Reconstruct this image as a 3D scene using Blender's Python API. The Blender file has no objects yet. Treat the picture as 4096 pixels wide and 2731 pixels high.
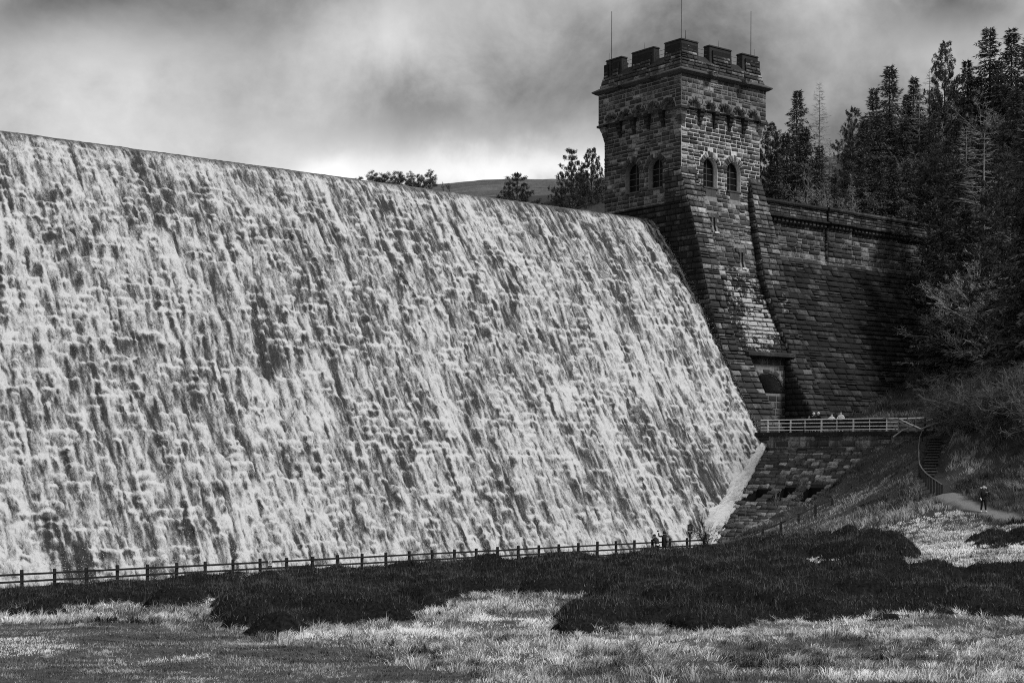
import bpy, bmesh, math, random
import numpy as np
from mathutils import Vector, Matrix
S = bpy.context.scene
COL = S.collection
rng = np.random.default_rng(7)
random.seed(7)
# ------------------------------------------------------------------ camera
F = 1500.0; HZ = 455.0; CAMZ = 10.0
cam_d = bpy.data.cameras.new("camera"); cam = bpy.data.objects.new("camera", cam_d); COL.objects.link(cam)
cam.location = (0, 0, CAMZ); cam.rotation_euler = (math.radians(90), 0, 0)
cam_d.sensor_width = 36; cam_d.lens = F/1024*36; cam_d.shift_y = (HZ-341)/1024
cam_d.clip_start = 0.5; cam_d.clip_end = 6000
S.camera = cam
# ------------------------------------------------------------------ sky and sun
SUN_EL, SUN_AZ = math.radians(46), math.radians(118)      # azimuth measured from +Y towards +X
w = bpy.data.worlds.new("World"); S.world = w; w.use_nodes = True
nt = w.node_tree; N = nt.nodes; L = nt.links; N.clear()
out = N.new('ShaderNodeOutputWorld'); bg = N.new('ShaderNodeBackground'); L.new(bg.outputs[0], out.inputs[0])
bg.inputs[1].default_value = 0.1
sky = N.new('ShaderNodeTexSky'); sky.sky_type = 'NISHITA'; sky.sun_disc = False
sky.sun_elevation = SUN_EL; sky.sun_rotation = SUN_AZ
bw = N.new('ShaderNodeRGBToBW'); L.new(sky.outputs[0], bw.inputs[0])
tc = N.new('ShaderNodeTexCoord')
def wmath(op, a, b=None, c=None):
    m = N.new('ShaderNodeMath'); m.operation = op
    for i, v in enumerate((a, b, c)):
        if v is None: continue
        if isinstance(v, (int, float)): m.inputs[i].default_value = v
        else: L.new(v, m.inputs[i])
    return m.outputs[0]
sx = N.new('ShaderNodeSeparateXYZ'); L.new(tc.outputs['Generated'], sx.inputs[0])
# direction -> azimuth tangent / elevation tangent, the cloud deck's own coordinates
yy = wmath('MAXIMUM', wmath('ABSOLUTE', sx.outputs[1]), 0.12)
az = wmath('DIVIDE', sx.outputs[0], yy); el = wmath('DIVIDE', sx.outputs[2], yy)
cv = N.new('ShaderNodeCombineXYZ'); L.new(az, cv.inputs[0]); L.new(wmath('MULTIPLY', el, 1.0), cv.inputs[1])
def wnoise(scale, det, rough, dist, off=0.0):
    n = N.new('ShaderNodeTexNoise'); n.inputs['Scale'].default_value = scale; n.inputs['Detail'].default_value = det
    n.inputs['Roughness'].default_value = rough; n.inputs['Distortion'].default_value = dist
    mp = N.new('ShaderNodeMapping'); mp.inputs['Location'].default_value = (off, off*.7, off*.3); L.new(cv.outputs[0], mp.inputs[0])
    L.new(mp.outputs[0], n.inputs['Vector']); return n.outputs[0]
n1 = wnoise(5.4, 12, .58, .2, 4.4); n2 = wnoise(12, 9, .6, .2, 8.2)
tot = wmath('ADD', wmath('MULTIPLY', wmath('SUBTRACT', n1, .5), .85), wmath('MULTIPLY', wmath('SUBTRACT', n2, .5), .62))
def blob(px, py, sxp, syp, amp):
    a0 = (px-512)/F; e0 = (HZ-py)/F
    dx = wmath('DIVIDE', wmath('SUBTRACT', wmath('ADD', az, wmath('MULTIPLY', wmath('SUBTRACT', n1, .5), .12)), a0), sxp/F)
    dy = wmath('DIVIDE', wmath('SUBTRACT', wmath('ADD', el, wmath('MULTIPLY', wmath('SUBTRACT', n2, .5), .06)), e0), syp/F)
    r2 = wmath('ADD', wmath('MULTIPLY', dx, dx), wmath('MULTIPLY', dy, dy))
    return wmath('MULTIPLY', wmath('EXPONENT', wmath('MULTIPLY', r2, -1)), amp)
BLOBS = [(90,-5,300,40,-.30),(395,25,75,60,.24),(60,95,130,45,.10),(190,150,190,40,.14),(120,60,90,25,.06),(445,112,130,42,-.22),(300,90,80,30,.06),
         (335,176,42,26,.48),(440,158,110,20,.26),(520,165,90,26,.34),(592,160,46,40,.26),(560,70,110,50,-.12),(700,40,110,60,-.14),(850,120,170,70,-.17),(850,20,70,50,-.06),(990,8,95,36,-.34),(930,50,90,22,.05)]
for b in BLOBS: tot = wmath('ADD', tot, blob(*b))
val = wmath('MAXIMUM', wmath('ADD', wmath('MULTIPLY', tot, 1.0), .50), .05)
val = wmath('MULTIPLY', val, 10.0)                        # background strength is 0.1
mx = wmath('ADD', wmath('MULTIPLY', bw.outputs[0], .06), wmath('MULTIPLY', val, .94))
L.new(mx, bg.inputs[0])
sun_d = bpy.data.lights.new("sun", 'SUN'); sun = bpy.data.objects.new("sun", sun_d); COL.objects.link(sun)
sun_d.energy = 2.9; sun_d.angle = math.radians(10); sun_d.color = (1, 1, 1)
sdir = Vector((math.sin(SUN_AZ)*math.cos(SUN_EL), math.cos(SUN_AZ)*math.cos(SUN_EL), math.sin(SUN_EL)))
sun.rotation_euler = sdir.to_track_quat('Z', 'Y').to_euler(); sun.location = sdir*300
S.view_settings.view_transform = 'Standard'; S.view_settings.look = 'None'; S.view_settings.exposure = 0.0; S.view_settings.gamma = 1
S.render.engine = 'CYCLES'
S.cycles.use_denoising = False; S.cycles.filter_width = 1.05
S.cycles.max_bounces = 5; S.cycles.diffuse_bounces = 2; S.cycles.glossy_bounces = 2; S.cycles.transparent_max_bounces = 6

# ------------------------------------------------------------------ frames
DX, DY = .779, .627
def D(s, p, z):                      # dam frame: s along the crest, p upstream, z up
    return Vector((12.8+DX*s-DY*p, 145+DY*s+DX*p, z))
def Dn(s, p, z):                     # numpy version
    s, p, z = np.broadcast_arrays(np.asarray(s, float), np.asarray(p, float), np.asarray(z, float))
    return np.stack([12.8+DX*s-DY*p, 145+DY*s+DX*p, z], -1)
def W(px, py, Y): return Vector(((px-512)/F*Y, Y, CAMZ-(py-HZ)/F*Y))
UP = Vector((0, 0, 1)); VD = Vector((DX, DY, 0)); VU = Vector((-DY, DX, 0))
def toD(x, y):
    dx = x-12.8; dy = y-145
    return dx*DX+dy*DY, -( -dx*DY+dy*DX)     # s, q (q = -p, downstream)

# ------------------------------------------------------------------ noise (numpy)
def vnoise(x, y, seed=0):
    r = np.random.default_rng(seed).random((256, 256))
    xi = np.floor(x).astype(int); yi = np.floor(y).astype(int); fx = x-xi; fy = y-yi
    fx = fx*fx*(3-2*fx); fy = fy*fy*(3-2*fy)
    a = r[xi & 255, yi & 255]; b = r[(xi+1) & 255, yi & 255]; c = r[xi & 255, (yi+1) & 255]; d = r[(xi+1) & 255, (yi+1) & 255]
    return (a*(1-fx)+b*fx)*(1-fy)+(c*(1-fx)+d*fx)*fy
def fbm(x, y, seed=0, oct=4, gain=.5):
    t = 0; a = 1; n = 0
    for o in range(oct):
        t = t+a*vnoise(x*2**o+17.3*o, y*2**o+5.1*o, seed+o); n += a; a *= gain
    return t/n

# ------------------------------------------------------------------ object helpers
def link(name, me, mat=None, parent=None):
    o = bpy.data.objects.new(name, me); COL.objects.link(o)
    if mat is not None and me is not None and len(me.materials) == 0: me.materials.append(mat)
    if parent is not None: o.parent = parent
    return o
def tag(o, label=None, cat=None, group=None, kind=None):
    if label: o['label'] = label
    if cat: o['category'] = cat
    if group: o['group'] = group
    if kind: o['kind'] = kind
    return o
def empty(name, label, cat, loc=(0, 0, 0), group=None, rz=0):
    o = bpy.data.objects.new(name, None); COL.objects.link(o); o.location = loc; o.rotation_euler = (0, 0, rz)
    o.empty_display_size = .3
    return tag(o, label, cat, group)
def npmesh(name, V, Fq, smooth=False):
    """V (n,3); Fq (m,k) all the same size"""
    V = np.asarray(V, dtype=np.float32); Fq = np.asarray(Fq, dtype=np.int32)
    me = bpy.data.meshes.new(name); n, k = len(V), Fq.shape[1]
    me.vertices.add(n); me.vertices.foreach_set('co', V.ravel())
    me.loops.add(Fq.size); me.loops.foreach_set('vertex_index', Fq.ravel())
    me.polygons.add(len(Fq)); me.polygons.foreach_set('loop_start', np.arange(0, Fq.size, k, dtype=np.int32))
    me.update(calc_edges=True)
    if smooth: me.polygons.foreach_set('use_smooth', np.ones(len(Fq), dtype=bool))
    me.validate(verbose=False) if False else None
    return me
class MB:
    """collects shapes; build() links them as ONE mesh object"""
    def __init__(s): s.v = []; s.f = []
    def add(s, vs, fs):
        b = len(s.v); s.v += [tuple(v) for v in vs]; s.f += [tuple(i+b for i in f) for f in fs]
    def box(s, c, size, R=None):
        hx, hy, hz = [k/2 for k in size]; vs = []
        for z in (-hz, hz):
            for x, y in ((-hx, -hy), (hx, -hy), (hx, hy), (-hx, hy)):
                v = Vector((x, y, z)); vs.append((R @ v if R else v)+Vector(c))
        s.add(vs, [(3,2,1,0),(4,5,6,7),(0,1,5,4),(1,2,6,5),(2,3,7,6),(3,0,4,7)])
    def dbox(s, s0, s1, p0, p1, z0, z1):      # box in the dam frame
        vs = [D(a, b, z) for z in (z0, z1) for a, b in ((s0, p0), (s1, p0), (s1, p1), (s0, p1))]
        s.add(vs, [(3,2,1,0),(4,5,6,7),(0,1,5,4),(1,2,6,5),(2,3,7,6),(3,0,4,7)])
    def bar(s, a, b, w, h):
        a = Vector(a); b = Vector(b); d = (b-a); ln = d.length; d.normalize()
        side = d.cross(UP)
        if side.length < 1e-3: side = Vector((1, 0, 0))
        side.normalize(); up = side.cross(d)
        vs = [q+side*x+up*y for q in (a, b) for x, y in ((-w/2, -h/2), (w/2, -h/2), (w/2, h/2), (-w/2, h/2))]
        s.add(vs, [(3,2,1,0),(4,5,6,7),(0,1,5,4),(1,2,6,5),(2,3,7,6),(3,0,4,7)])
    def tube(s, pts, rads, n=6, cap=True):
        pts = [Vector(p) for p in pts]; b = len(s.v); prev = None
        for i, p in enumerate(pts):
            d = (pts[min(i+1, len(pts)-1)]-pts[max(i-1, 0)]).normalized()
            ref = Vector((0, 0, 1)) if abs(d.z) < .9 else Vector((1, 0, 0))
            if prev is not None: ref = prev
            x = (ref-d*ref.dot(d)).normalized(); y = d.cross(x); prev = x
            for k in range(n):
                a = 2*math.pi*k/n; s.v.append(tuple(p+(x*math.cos(a)+y*math.sin(a))*rads[i]))
        for i in range(len(pts)-1):
            for k in range(n):
                s.f.append((b+i*n+k, b+i*n+(k+1) % n, b+(i+1)*n+(k+1) % n, b+(i+1)*n+k))
        if cap:
            s.f.append(tuple(b+k for k in reversed(range(n)))); e = b+(len(pts)-1)*n; s.f.append(tuple(e+k for k in range(n)))
    def mesh(s, name, smooth=False):
        me = bpy.data.meshes.new(name); me.from_pydata(s.v, [], s.f); me.update()
        if smooth:
            for p in me.polygons: p.use_smooth = True
        return me
    def build(s, name, mat, parent=None, smooth=False):
        return link(name, s.mesh(name, smooth), mat, parent)
def shift(me_obj_list, loc): pass

# ------------------------------------------------------------------ materials
def newmat(name, rough=.8, spec=.3):
    m = bpy.data.materials.new(name); m.use_nodes = True; t = m.node_tree; b = t.nodes['Principled BSDF']
    b.inputs['Roughness'].default_value = rough; b.inputs['Specular IOR Level'].default_value = spec
    return m, t, b
def nd(t, typ, **kw):
    n = t.nodes.new(typ)
    for k, v in kw.items(): setattr(n, k, v)
    return n
def ns(t, vec, scale, det=4, rough=.55, dist=0, mscale=None, rot=None):
    n = nd(t, 'ShaderNodeTexNoise'); n.inputs['Scale'].default_value = scale; n.inputs['Detail'].default_value = det
    n.inputs['Roughness'].default_value = rough; n.inputs['Distortion'].default_value = dist
    if mscale or rot:
        mp = nd(t, 'ShaderNodeMapping')
        if mscale: mp.inputs['Scale'].default_value = mscale
        if rot: mp.inputs['Rotation'].default_value = rot
        t.links.new(vec, mp.inputs[0]); vec = mp.outputs[0]
    t.links.new(vec, n.inputs['Vector']); return n.outputs[0]
def ramp(t, fac, stops, interp='LINEAR'):
    r = nd(t, 'ShaderNodeValToRGB'); r.color_ramp.interpolation = interp
    els = r.color_ramp.elements
    while len(els) < len(stops): els.new(.5)
    for e, (p, c) in zip(els, stops):
        e.position = p; e.color = (c, c, c, 1)
    t.links.new(fac, r.inputs[0]); return r.outputs[0]
def mth(t, op, a, b=None, clamp=False):
    m = nd(t, 'ShaderNodeMath', operation=op); m.use_clamp = clamp
    for i, v in enumerate((a, b)):
        if v is None: continue
        if isinstance(v, (int, float)): m.inputs[i].default_value = v
        else: t.links.new(v, m.inputs[i])
    return m.outputs[0]
def bump(t, b, h, strength, dist):
    n = nd(t, 'ShaderNodeBump'); n.inputs['Strength'].default_value = strength; n.inputs['Distance'].default_value = dist
    t.links.new(h, n.inputs['Height']); t.links.new(n.outputs[0], b.inputs['Normal'])
def stone_mat(name, lo, hi, lichen=None, stain=1.0, rough=.85, dirtscale=.35, island=.55, bumpd=.06):
    m, t, b = newmat(name, rough, .2)
    g = nd(t, 'ShaderNodeNewGeometry'); pos = g.outputs['Position']; isl = g.outputs['Random Per Island']
    grain = ns(t, pos, 5.5, 6, .7); big = ns(t, pos, dirtscale, 4, .6, .5, mscale=(1, 1, .5))
    f = mth(t, 'ADD', mth(t, 'MULTIPLY', isl, island), mth(t, 'MULTIPLY', grain, .9))
    f = mth(t, 'SUBTRACT', f, .45*island+.1)
    f = mth(t, 'MULTIPLY', f, ramp(t, big, [(.3, 1-.75*stain), (.62, 1.0)]))
    run = ns(t, pos, 1.1, 5, .65, .2, mscale=(1, 1, .12)); f = mth(t, 'MULTIPLY', f, ramp(t, run, [(.38, 1-.55*stain), (.55, 1.0)]))
    c = ramp(t, f, [(0, lo*.5), (.35, lo), (.75, (lo+hi)/2), (1, hi)])
    if lichen:                                         # pale lichen crust on some stones
        s0, cov, lc = lichen
        ln = ns(t, pos, s0, 8, .75, .3); bl = ns(t, pos, .22, 3, .5)
        k = ramp(t, mth(t, 'ADD', mth(t, 'MULTIPLY', ln, .7), mth(t, 'ADD', mth(t, 'MULTIPLY', bl, .35), mth(t, 'MULTIPLY', isl, .12))), [(cov, 0), (cov+.05, 1)])
        mxn = nd(t, 'ShaderNodeMix', data_type='RGBA'); t.links.new(k, mxn.inputs[0]); t.links.new(c, mxn.inputs[6]); mxn.inputs[7].default_value = (lc, lc, lc, 1)
        c = mxn.outputs[2]
    t.links.new(c, b.inputs['Base Color'])
    bump(t, b, mth(t, 'ADD', ns(t, pos, 7, 5, .65), mth(t, 'MULTIPLY', ns(t, pos, 2.2, 3, .5), .8)), 1.0, bumpd)
    return m
def plain(name, c, rough=.7, spec=.3, var=.25, scale=4, metal=0):
    m, t, b = newmat(name, rough, spec); g = nd(t, 'ShaderNodeNewGeometry')
    n = ns(t, g.outputs['Position'], scale, 4, .6)
    t.links.new(ramp(t, n, [(.3, c*(1-var)), (.7, c*(1+var))]), b.inputs['Base Color']); b.inputs['Metallic'].default_value = metal
    return m
M = {}
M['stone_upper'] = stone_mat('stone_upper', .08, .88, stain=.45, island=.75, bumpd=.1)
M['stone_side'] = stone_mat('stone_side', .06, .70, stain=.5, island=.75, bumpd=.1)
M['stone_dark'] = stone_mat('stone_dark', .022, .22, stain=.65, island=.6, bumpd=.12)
M['stone_lichen'] = stone_mat('stone_lichen', .04, .34, lichen=(2.2, .70, .36), stain=.6)
M['stone_lichen_light'] = stone_mat('stone_lichen_light', .03, .14, lichen=(2.6, .57, .42), stain=.5)
M['stone_paving'] = stone_mat('stone_paving', .08, .85, lichen=(2.0, .72, .5), stain=.6, island=.7, bumpd=.1)
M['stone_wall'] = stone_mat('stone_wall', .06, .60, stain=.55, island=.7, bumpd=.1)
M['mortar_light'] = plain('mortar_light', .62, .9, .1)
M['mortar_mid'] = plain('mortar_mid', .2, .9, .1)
M['mortar_shade'] = plain('mortar_shade', .02, .9, .1)  # near-black: shadow of the joints put into the mortar colour
M['trim'] = stone_mat('trim', .03, .16, stain=.6, island=.4, bumpd=.03)
M['coping'] = stone_mat('coping', .08, .26, stain=.4, island=.4, bumpd=.03)
M['glass'] = plain('glass', .006, .5, .08, .1)
M['frame'] = plain('frame', .10, .7, .1)
M['metal'] = plain('metal', .06, .5, .4)
M['timber'] = plain('timber', .022, .8, .15, .5, 8)
M['white_paint'] = plain('white_paint', .62, .55, .3, .25, 6)
# ------------------------------------------------------------------ terrain
EDGE_K = .285
def s_edge(q): return (q-15.4)*EDGE_K          # platform edge in the dam frame
CP = []
def TW(px, py, Y): v = W(px, py, Y); CP.append((v.x, v.y, v.z))
def TD(s, q, z): v = D(s, -q, z); CP.append((v.x, v.y, z))
for px in (-300, 0, 300, 600, 900, 1300): TW(px, 682, 27)
for px in (-200, 100, 512, 900, 1250): TW(px, 640, 37)
for px, py, Y in ((-200, 607, 60), (0, 604, 60), (300, 601, 58), (512, 600, 56), (700, 600, 52), (900, 598, 51), (1024, 594, 51), (1200, 585, 52)): TW(px, py, Y)
for s in (-130, -100, -75, -60, -45, -32, -23): TD(s, 26.5, 2.75)
for s in (-110, -75, -55, -40): TD(s, 36, 3.1)
TD(-30, 36, 3.25); TD(-24, 32, 3.2)
for s in (-130, -100, -70, -45, -28): TD(s, 22.3, .9)
for s in (-130, -100, -70, -40, -20, -8): TD(s, 15, .5)
for s in (-130, -70, -20): TD(s, 0, 0)
for x, y, z in ((0, 0, 8.0), (-40, 0, 7.6), (40, 0, 8.6), (0, 14, 6.9), (-80, 30, 6), (-120, 60, 5), (80, 20, 9), (110, 50, 14), (0, -40, 9), (-100, -40, 9), (100, -40, 12)): CP.append((x, y, z))
for a in ((900, 565, 70), (950, 548, 79), (1024, 541, 79), (880, 553, 80), (1120, 530, 78), (800, 556, 82), (740, 560, 88),
          (983, 510, 96), (1040, 514, 93), (900, 510, 104), (850, 520, 104), (800, 537, 104), (760, 549, 105),
          (929, 436, 121), (929, 455, 115), (929, 474, 110), (942, 494, 102), (957, 503, 98), (1000, 425, 118), (1024, 405, 116), (1100, 385, 112), (1000, 470, 108), (1024, 482, 104), (1110, 455, 104), (965, 482, 106),
          (831, 507, 117), (1160, 250, 150), (1200, 330, 122), (1300, 380, 90)): TW(*a)
for a in ((-3.6, 22.8, 7.3), (1.3, 23.9, 9.8), (-7.4, 21.8, 5.2), (-10.4, 21.3, 3.6), (0, 28, 9.7), (-5, 28, 7.2), (-14, 23, 3.0), (-18, 24, 2.9),
          (-3, 18, 1), (-8, 17, 0), (2, 18, 5), (8, 15, 10.5), (6, 20, 11.5), (6, 26, 11.7), (12, 27, 12.6), (16, 20, 14), (18.6, 11.1, 14.4), (28, 9, 18), (36.4, 6.7, 21.4),
          (50, 0, 30), (50, -5, 33), (30, -8, 35), (14, -8, 31), (0, -20, 20), (-40, -20, 10), (-100, -20, 5), (30, 30, 21), (40, 30, 27), (56, 10, 34), (76, 10, 45), (100, 10, 58),
          (30, -40, 42), (60, -40, 56), (100, -50, 76), (60, -100, 60), (30, -100, 45), (10, -40, 33), (0, -100, 20), (0, -200, 22), (-100, -200, 20), (-100, -100, 15), (60, -200, 70), (30, -200, 45), (130, 60, 70), (100, 100, 45), (60, 70, 26), (60, 110, 14)): TD(*a)
CP = np.array(CP)
def _phi(r): return np.where(r > 0, r*r*np.log(np.maximum(r, 1e-9)), 0)
def _fit(P, z, lam):
    P = P/50.0; n = len(P); r = np.linalg.norm(P[:, None]-P[None], axis=2)
    A = np.zeros((n+3, n+3)); A[:n, :n] = _phi(r)+np.eye(n)*lam; A[:n, n] = 1; A[:n, n+1:] = P; A[n, :n] = 1; A[n+1:, :n] = P.T
    return np.linalg.solve(A, np.concatenate([z, np.zeros(3)]))
_C = _fit(CP[:, :2], CP[:, 2], 2e-4)
BANKQ = [21.0, 21.8, 24.2, 24.9, 24.9, 24.9]
def ground(x, y, rough=True):
    x = np.asarray(x, float); y = np.asarray(y, float); sh = x.shape; x = x.ravel(); y = y.ravel()
    o = np.empty(len(x))
    for i in range(0, len(x), 20000):
        P = np.stack([x[i:i+20000], y[i:i+20000]], 1)/50.0
        r = np.linalg.norm(P[:, None]-CP[None, :, :2]/50.0, axis=2)
        o[i:i+20000] = _phi(r) @ _C[:len(CP)] + _C[len(CP)] + P @ _C[len(CP)+1:]
    s, q = toD(x, y)
    basin = np.clip((24.6-q)/2.0, 0, 1)*np.clip((-12-s)/3, 0, 1)
    o = o*(1-basin)+np.minimum(o, .8)*basin
    o = np.clip(o, -1, 90)
    if rough:
        hill = np.clip((o-6)/6, 0, 1)
        o = o+(fbm(x*.35, y*.35, 11, 4)-.5)*(.35+1.0*hill)
    # the bank meets the paved slope along this line
    RVT = 10.45-.59*np.clip(-(s-s_edge(q))-.3, -5, 40)
    qb = np.interp(s, [-14, -11, -7.5, -3.5, 1.5, 4], BANKQ)
    o = np.where((s > -16) & (s < s_edge(q)+1) & (q > 12) & (q < 34), np.minimum(o, RVT+(q-qb)*.8+(fbm(x*.6, y*.6, 19, 3)-.5)*.9*np.clip((q-qb)/2, 0, 1)), o)
    # the wooded skyline
    pxx = 512+1500*x/np.maximum(y, 40); capy = np.interp(pxx, [-600, 560, 640, 700, 770, 850, 950, 1024, 1400], [215, 195, 192, 188, 178, 150, 110, 85, 40])
    cap = 10+(455-capy)/1500*y
    o = np.where(y > 175, np.minimum(o, cap), o)
    # never above the wing wall's crest line or the deck
    deck = (q > 4) & (q < 29) & (s > s_edge(q)-.3) & (s < 9)
    o = np.where(deck, np.minimum(o, 11.7), o)
    x = x; y = y
    # the flight of steps is cut into the bank
    a = STEP0; b = STEP1; L2 = (b.x-a.x)**2+(b.y-a.y)**2; tt = ((x-a.x)*(b.x-a.x)+(y-a.y)*(b.y-a.y))/L2; d = np.hypot(x-a.x-tt*(b.x-a.x), y-a.y-tt*(b.y-a.y)); tz = a.z+(b.z-a.z)*np.clip(tt, -.1, 1.05)
    k = np.clip((1.5-d)/.5, 0, 1)*np.clip((tt+.12)/.08, 0, 1)*np.clip((1.10-tt)/.05, 0, 1); o = o*(1-k)+(tz-.30)*k
    return o.reshape(sh)
STEP0 = W(935, 437.5, 120.5); STEP1 = W(928.5, 473.5, 110.2)
def gz(x, y): return float(ground(np.array([x]), np.array([y]))[0])
def grid_sheet(name, xs, ys, zf, mat, kind='structure', smooth=True):
    X, Y = np.meshgrid(xs, ys, indexing='ij'); Z = zf(X, Y); nx, ny = len(xs), len(ys)
    V = np.stack([X, Y, Z], -1).reshape(-1, 3); i = np.arange(nx*ny).reshape(nx, ny)
    Fq = np.stack([i[:-1, :-1], i[1:, :-1], i[1:, 1:], i[:-1, 1:]], -1).reshape(-1, 4)
    o = link(name, npmesh(name, V, Fq, smooth), mat); o['kind'] = kind
    return o
# plan patterns of the meadow, in world metres: path polyline and heather limits
def mk_ground():
    m, t, b = newmat('ground_soil', .95, .1); g = nd(t, 'ShaderNodeNewGeometry'); pos = g.outputs['Position']
    a = nd(t, 'ShaderNodeAttribute', attribute_name='cover'); cv_ = nd(t, 'ShaderNodeSeparateColor'); t.links.new(a.outputs['Color'], cv_.inputs[0])
    n = ns(t, pos, 1.6, 8, .7); n2 = ns(t, pos, 14, 5, .7)
    base = ramp(t, mth(t, 'ADD', mth(t, 'MULTIPLY', n, .5), mth(t, 'MULTIPLY', n2, .5)), [(.3, .02), (.55, .05), (.75, .10)])
    path = ramp(t, n2, [(.3, .13), (.7, .24)])
    mixn = nd(t, 'ShaderNodeMix', data_type='RGBA'); t.links.new(cv_.outputs[0], mixn.inputs[0]); t.links.new(base, mixn.inputs[6]); t.links.new(path, mixn.inputs[7])
    turf = ramp(t, mth(t, 'ADD', mth(t, 'MULTIPLY', n, .6), mth(t, 'MULTIPLY', n2, .4)), [(.3, .035), (.5, .075), (.72, .16)])
    mix2 = nd(t, 'ShaderNodeMix', data_type='RGBA'); t.links.new(cv_.outputs[1], mix2.inputs[0]); t.links.new(mixn.outputs[2], mix2.inputs[6]); t.links.new(turf, mix2.inputs[7])
    t.links.new(mix2.outputs[2], b.inputs['Base Color']); bump(t, b, n2, .8, .08); return m
xs = np.concatenate([np.arange(-400, -80, 20), np.arange(-80, -45, 2), np.arange(-45, 60, .55), np.arange(60, 130, 2), np.arange(130, 401, 15)])
ys = np.concatenate([np.arange(-120, 15, 6), np.arange(15, 140, .55), np.arange(140, 210, 1.5), np.arange(210, 420, 12)])
PATH = [W(1080, 519, 90), W(1024, 517, 93), W(983, 511, 96), W(965, 507, 97.5), W(955, 502, 98.5), W(942, 494, 102)]
def seg_dist(x, y, pts):
    d = np.full(np.shape(x), 1e9)
    for a, b in zip(pts[:-1], pts[1:]):
        ax, ay, bx, by = a[0], a[1], b[0], b[1]; L2 = (bx-ax)**2+(by-ay)**2
        tt = np.clip(((x-ax)*(bx-ax)+(y-ay)*(by-ay))/L2, 0, 1)
        d = np.minimum(d, np.hypot(x-ax-tt*(bx-ax), y-ay-tt*(by-ay)))
    return d
M['ground'] = mk_ground()
ter = grid_sheet('ground', xs, ys, ground, M['ground'])
co = np.empty(len(ter.data.vertices)*3, dtype=np.float32); ter.data.vertices.foreach_get('co', co); co = co.reshape(-1, 3)
pd = seg_dist(co[:, 0], co[:, 1], [(p.x, p.y) for p in PATH])
cov = np.zeros((len(co), 4), dtype=np.float32); cov[:, 3] = 1
cov[:, 0] = np.clip((.95+.35*(fbm(co[:, 0]*.8, co[:, 1]*.8, 5, 2)-.5)*2-pd)/.4, 0, 1)
cov[:, 1] = np.clip((60-co[:, 1])/8, 0, 1)*(1-cov[:, 0])
at = ter.data.color_attributes.new('cover', 'FLOAT_COLOR', 'POINT'); at.data.foreach_set('color', cov.ravel())

# far moorland hill beyond the reservoir
def hill_z(X, Y):
    px = 512+F*X/Y
    sky_y = np.interp(px, [-600, 100, 250, 340, 365, 420, 480, 560, 640, 800, 1100, 1600], [330, 300, 235, 196, 187, 184.5, 179.5, 178, 177, 174, 170, 160])
    top = CAMZ+(HZ-sky_y)/F*620
    k = np.clip((Y-235)/(620-235), 0, 1)
    shelf = np.where(X > -4, 33.3, 31.5)
    z = shelf+(top-shelf)*(k**1.15)
    z = np.where(Y > 620, top-(Y-620)*.02, z)
    return z+(fbm(X*.02, Y*.02, 31, 4)-.5)*3*k+(fbm(X*.15, Y*.15, 35, 3)-.5)*1.2*k
def mk_hill():
    m, t, b = newmat('moor_heath', .95, .1); g = nd(t, 'ShaderNodeNewGeometry'); pos = g.outputs['Position']
    n = ns(t, pos, .05, 8, .7, mscale=(1, 1, 3)); n2 = ns(t, pos, .6, 6, .7)
    t.links.new(ramp(t, mth(t, 'ADD', mth(t, 'MULTIPLY', n, .6), mth(t, 'MULTIPLY', n2, .4)), [(.35, .045), (.5, .10), (.65, .17)]), b.inputs['Base Color'])
    bump(t, b, n2, .8, 1.0); return m
hx = np.concatenate([np.arange(-1500, -300, 60), np.arange(-300, 250, 4), np.arange(250, 1500, 60)]); hy = np.concatenate([np.concatenate([np.arange(186, 232, 4), np.arange(232, 640, 6)]), np.arange(640, 1800, 80)])
hill = grid_sheet('hill', hx, hy, hill_z, mk_hill())
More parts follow.
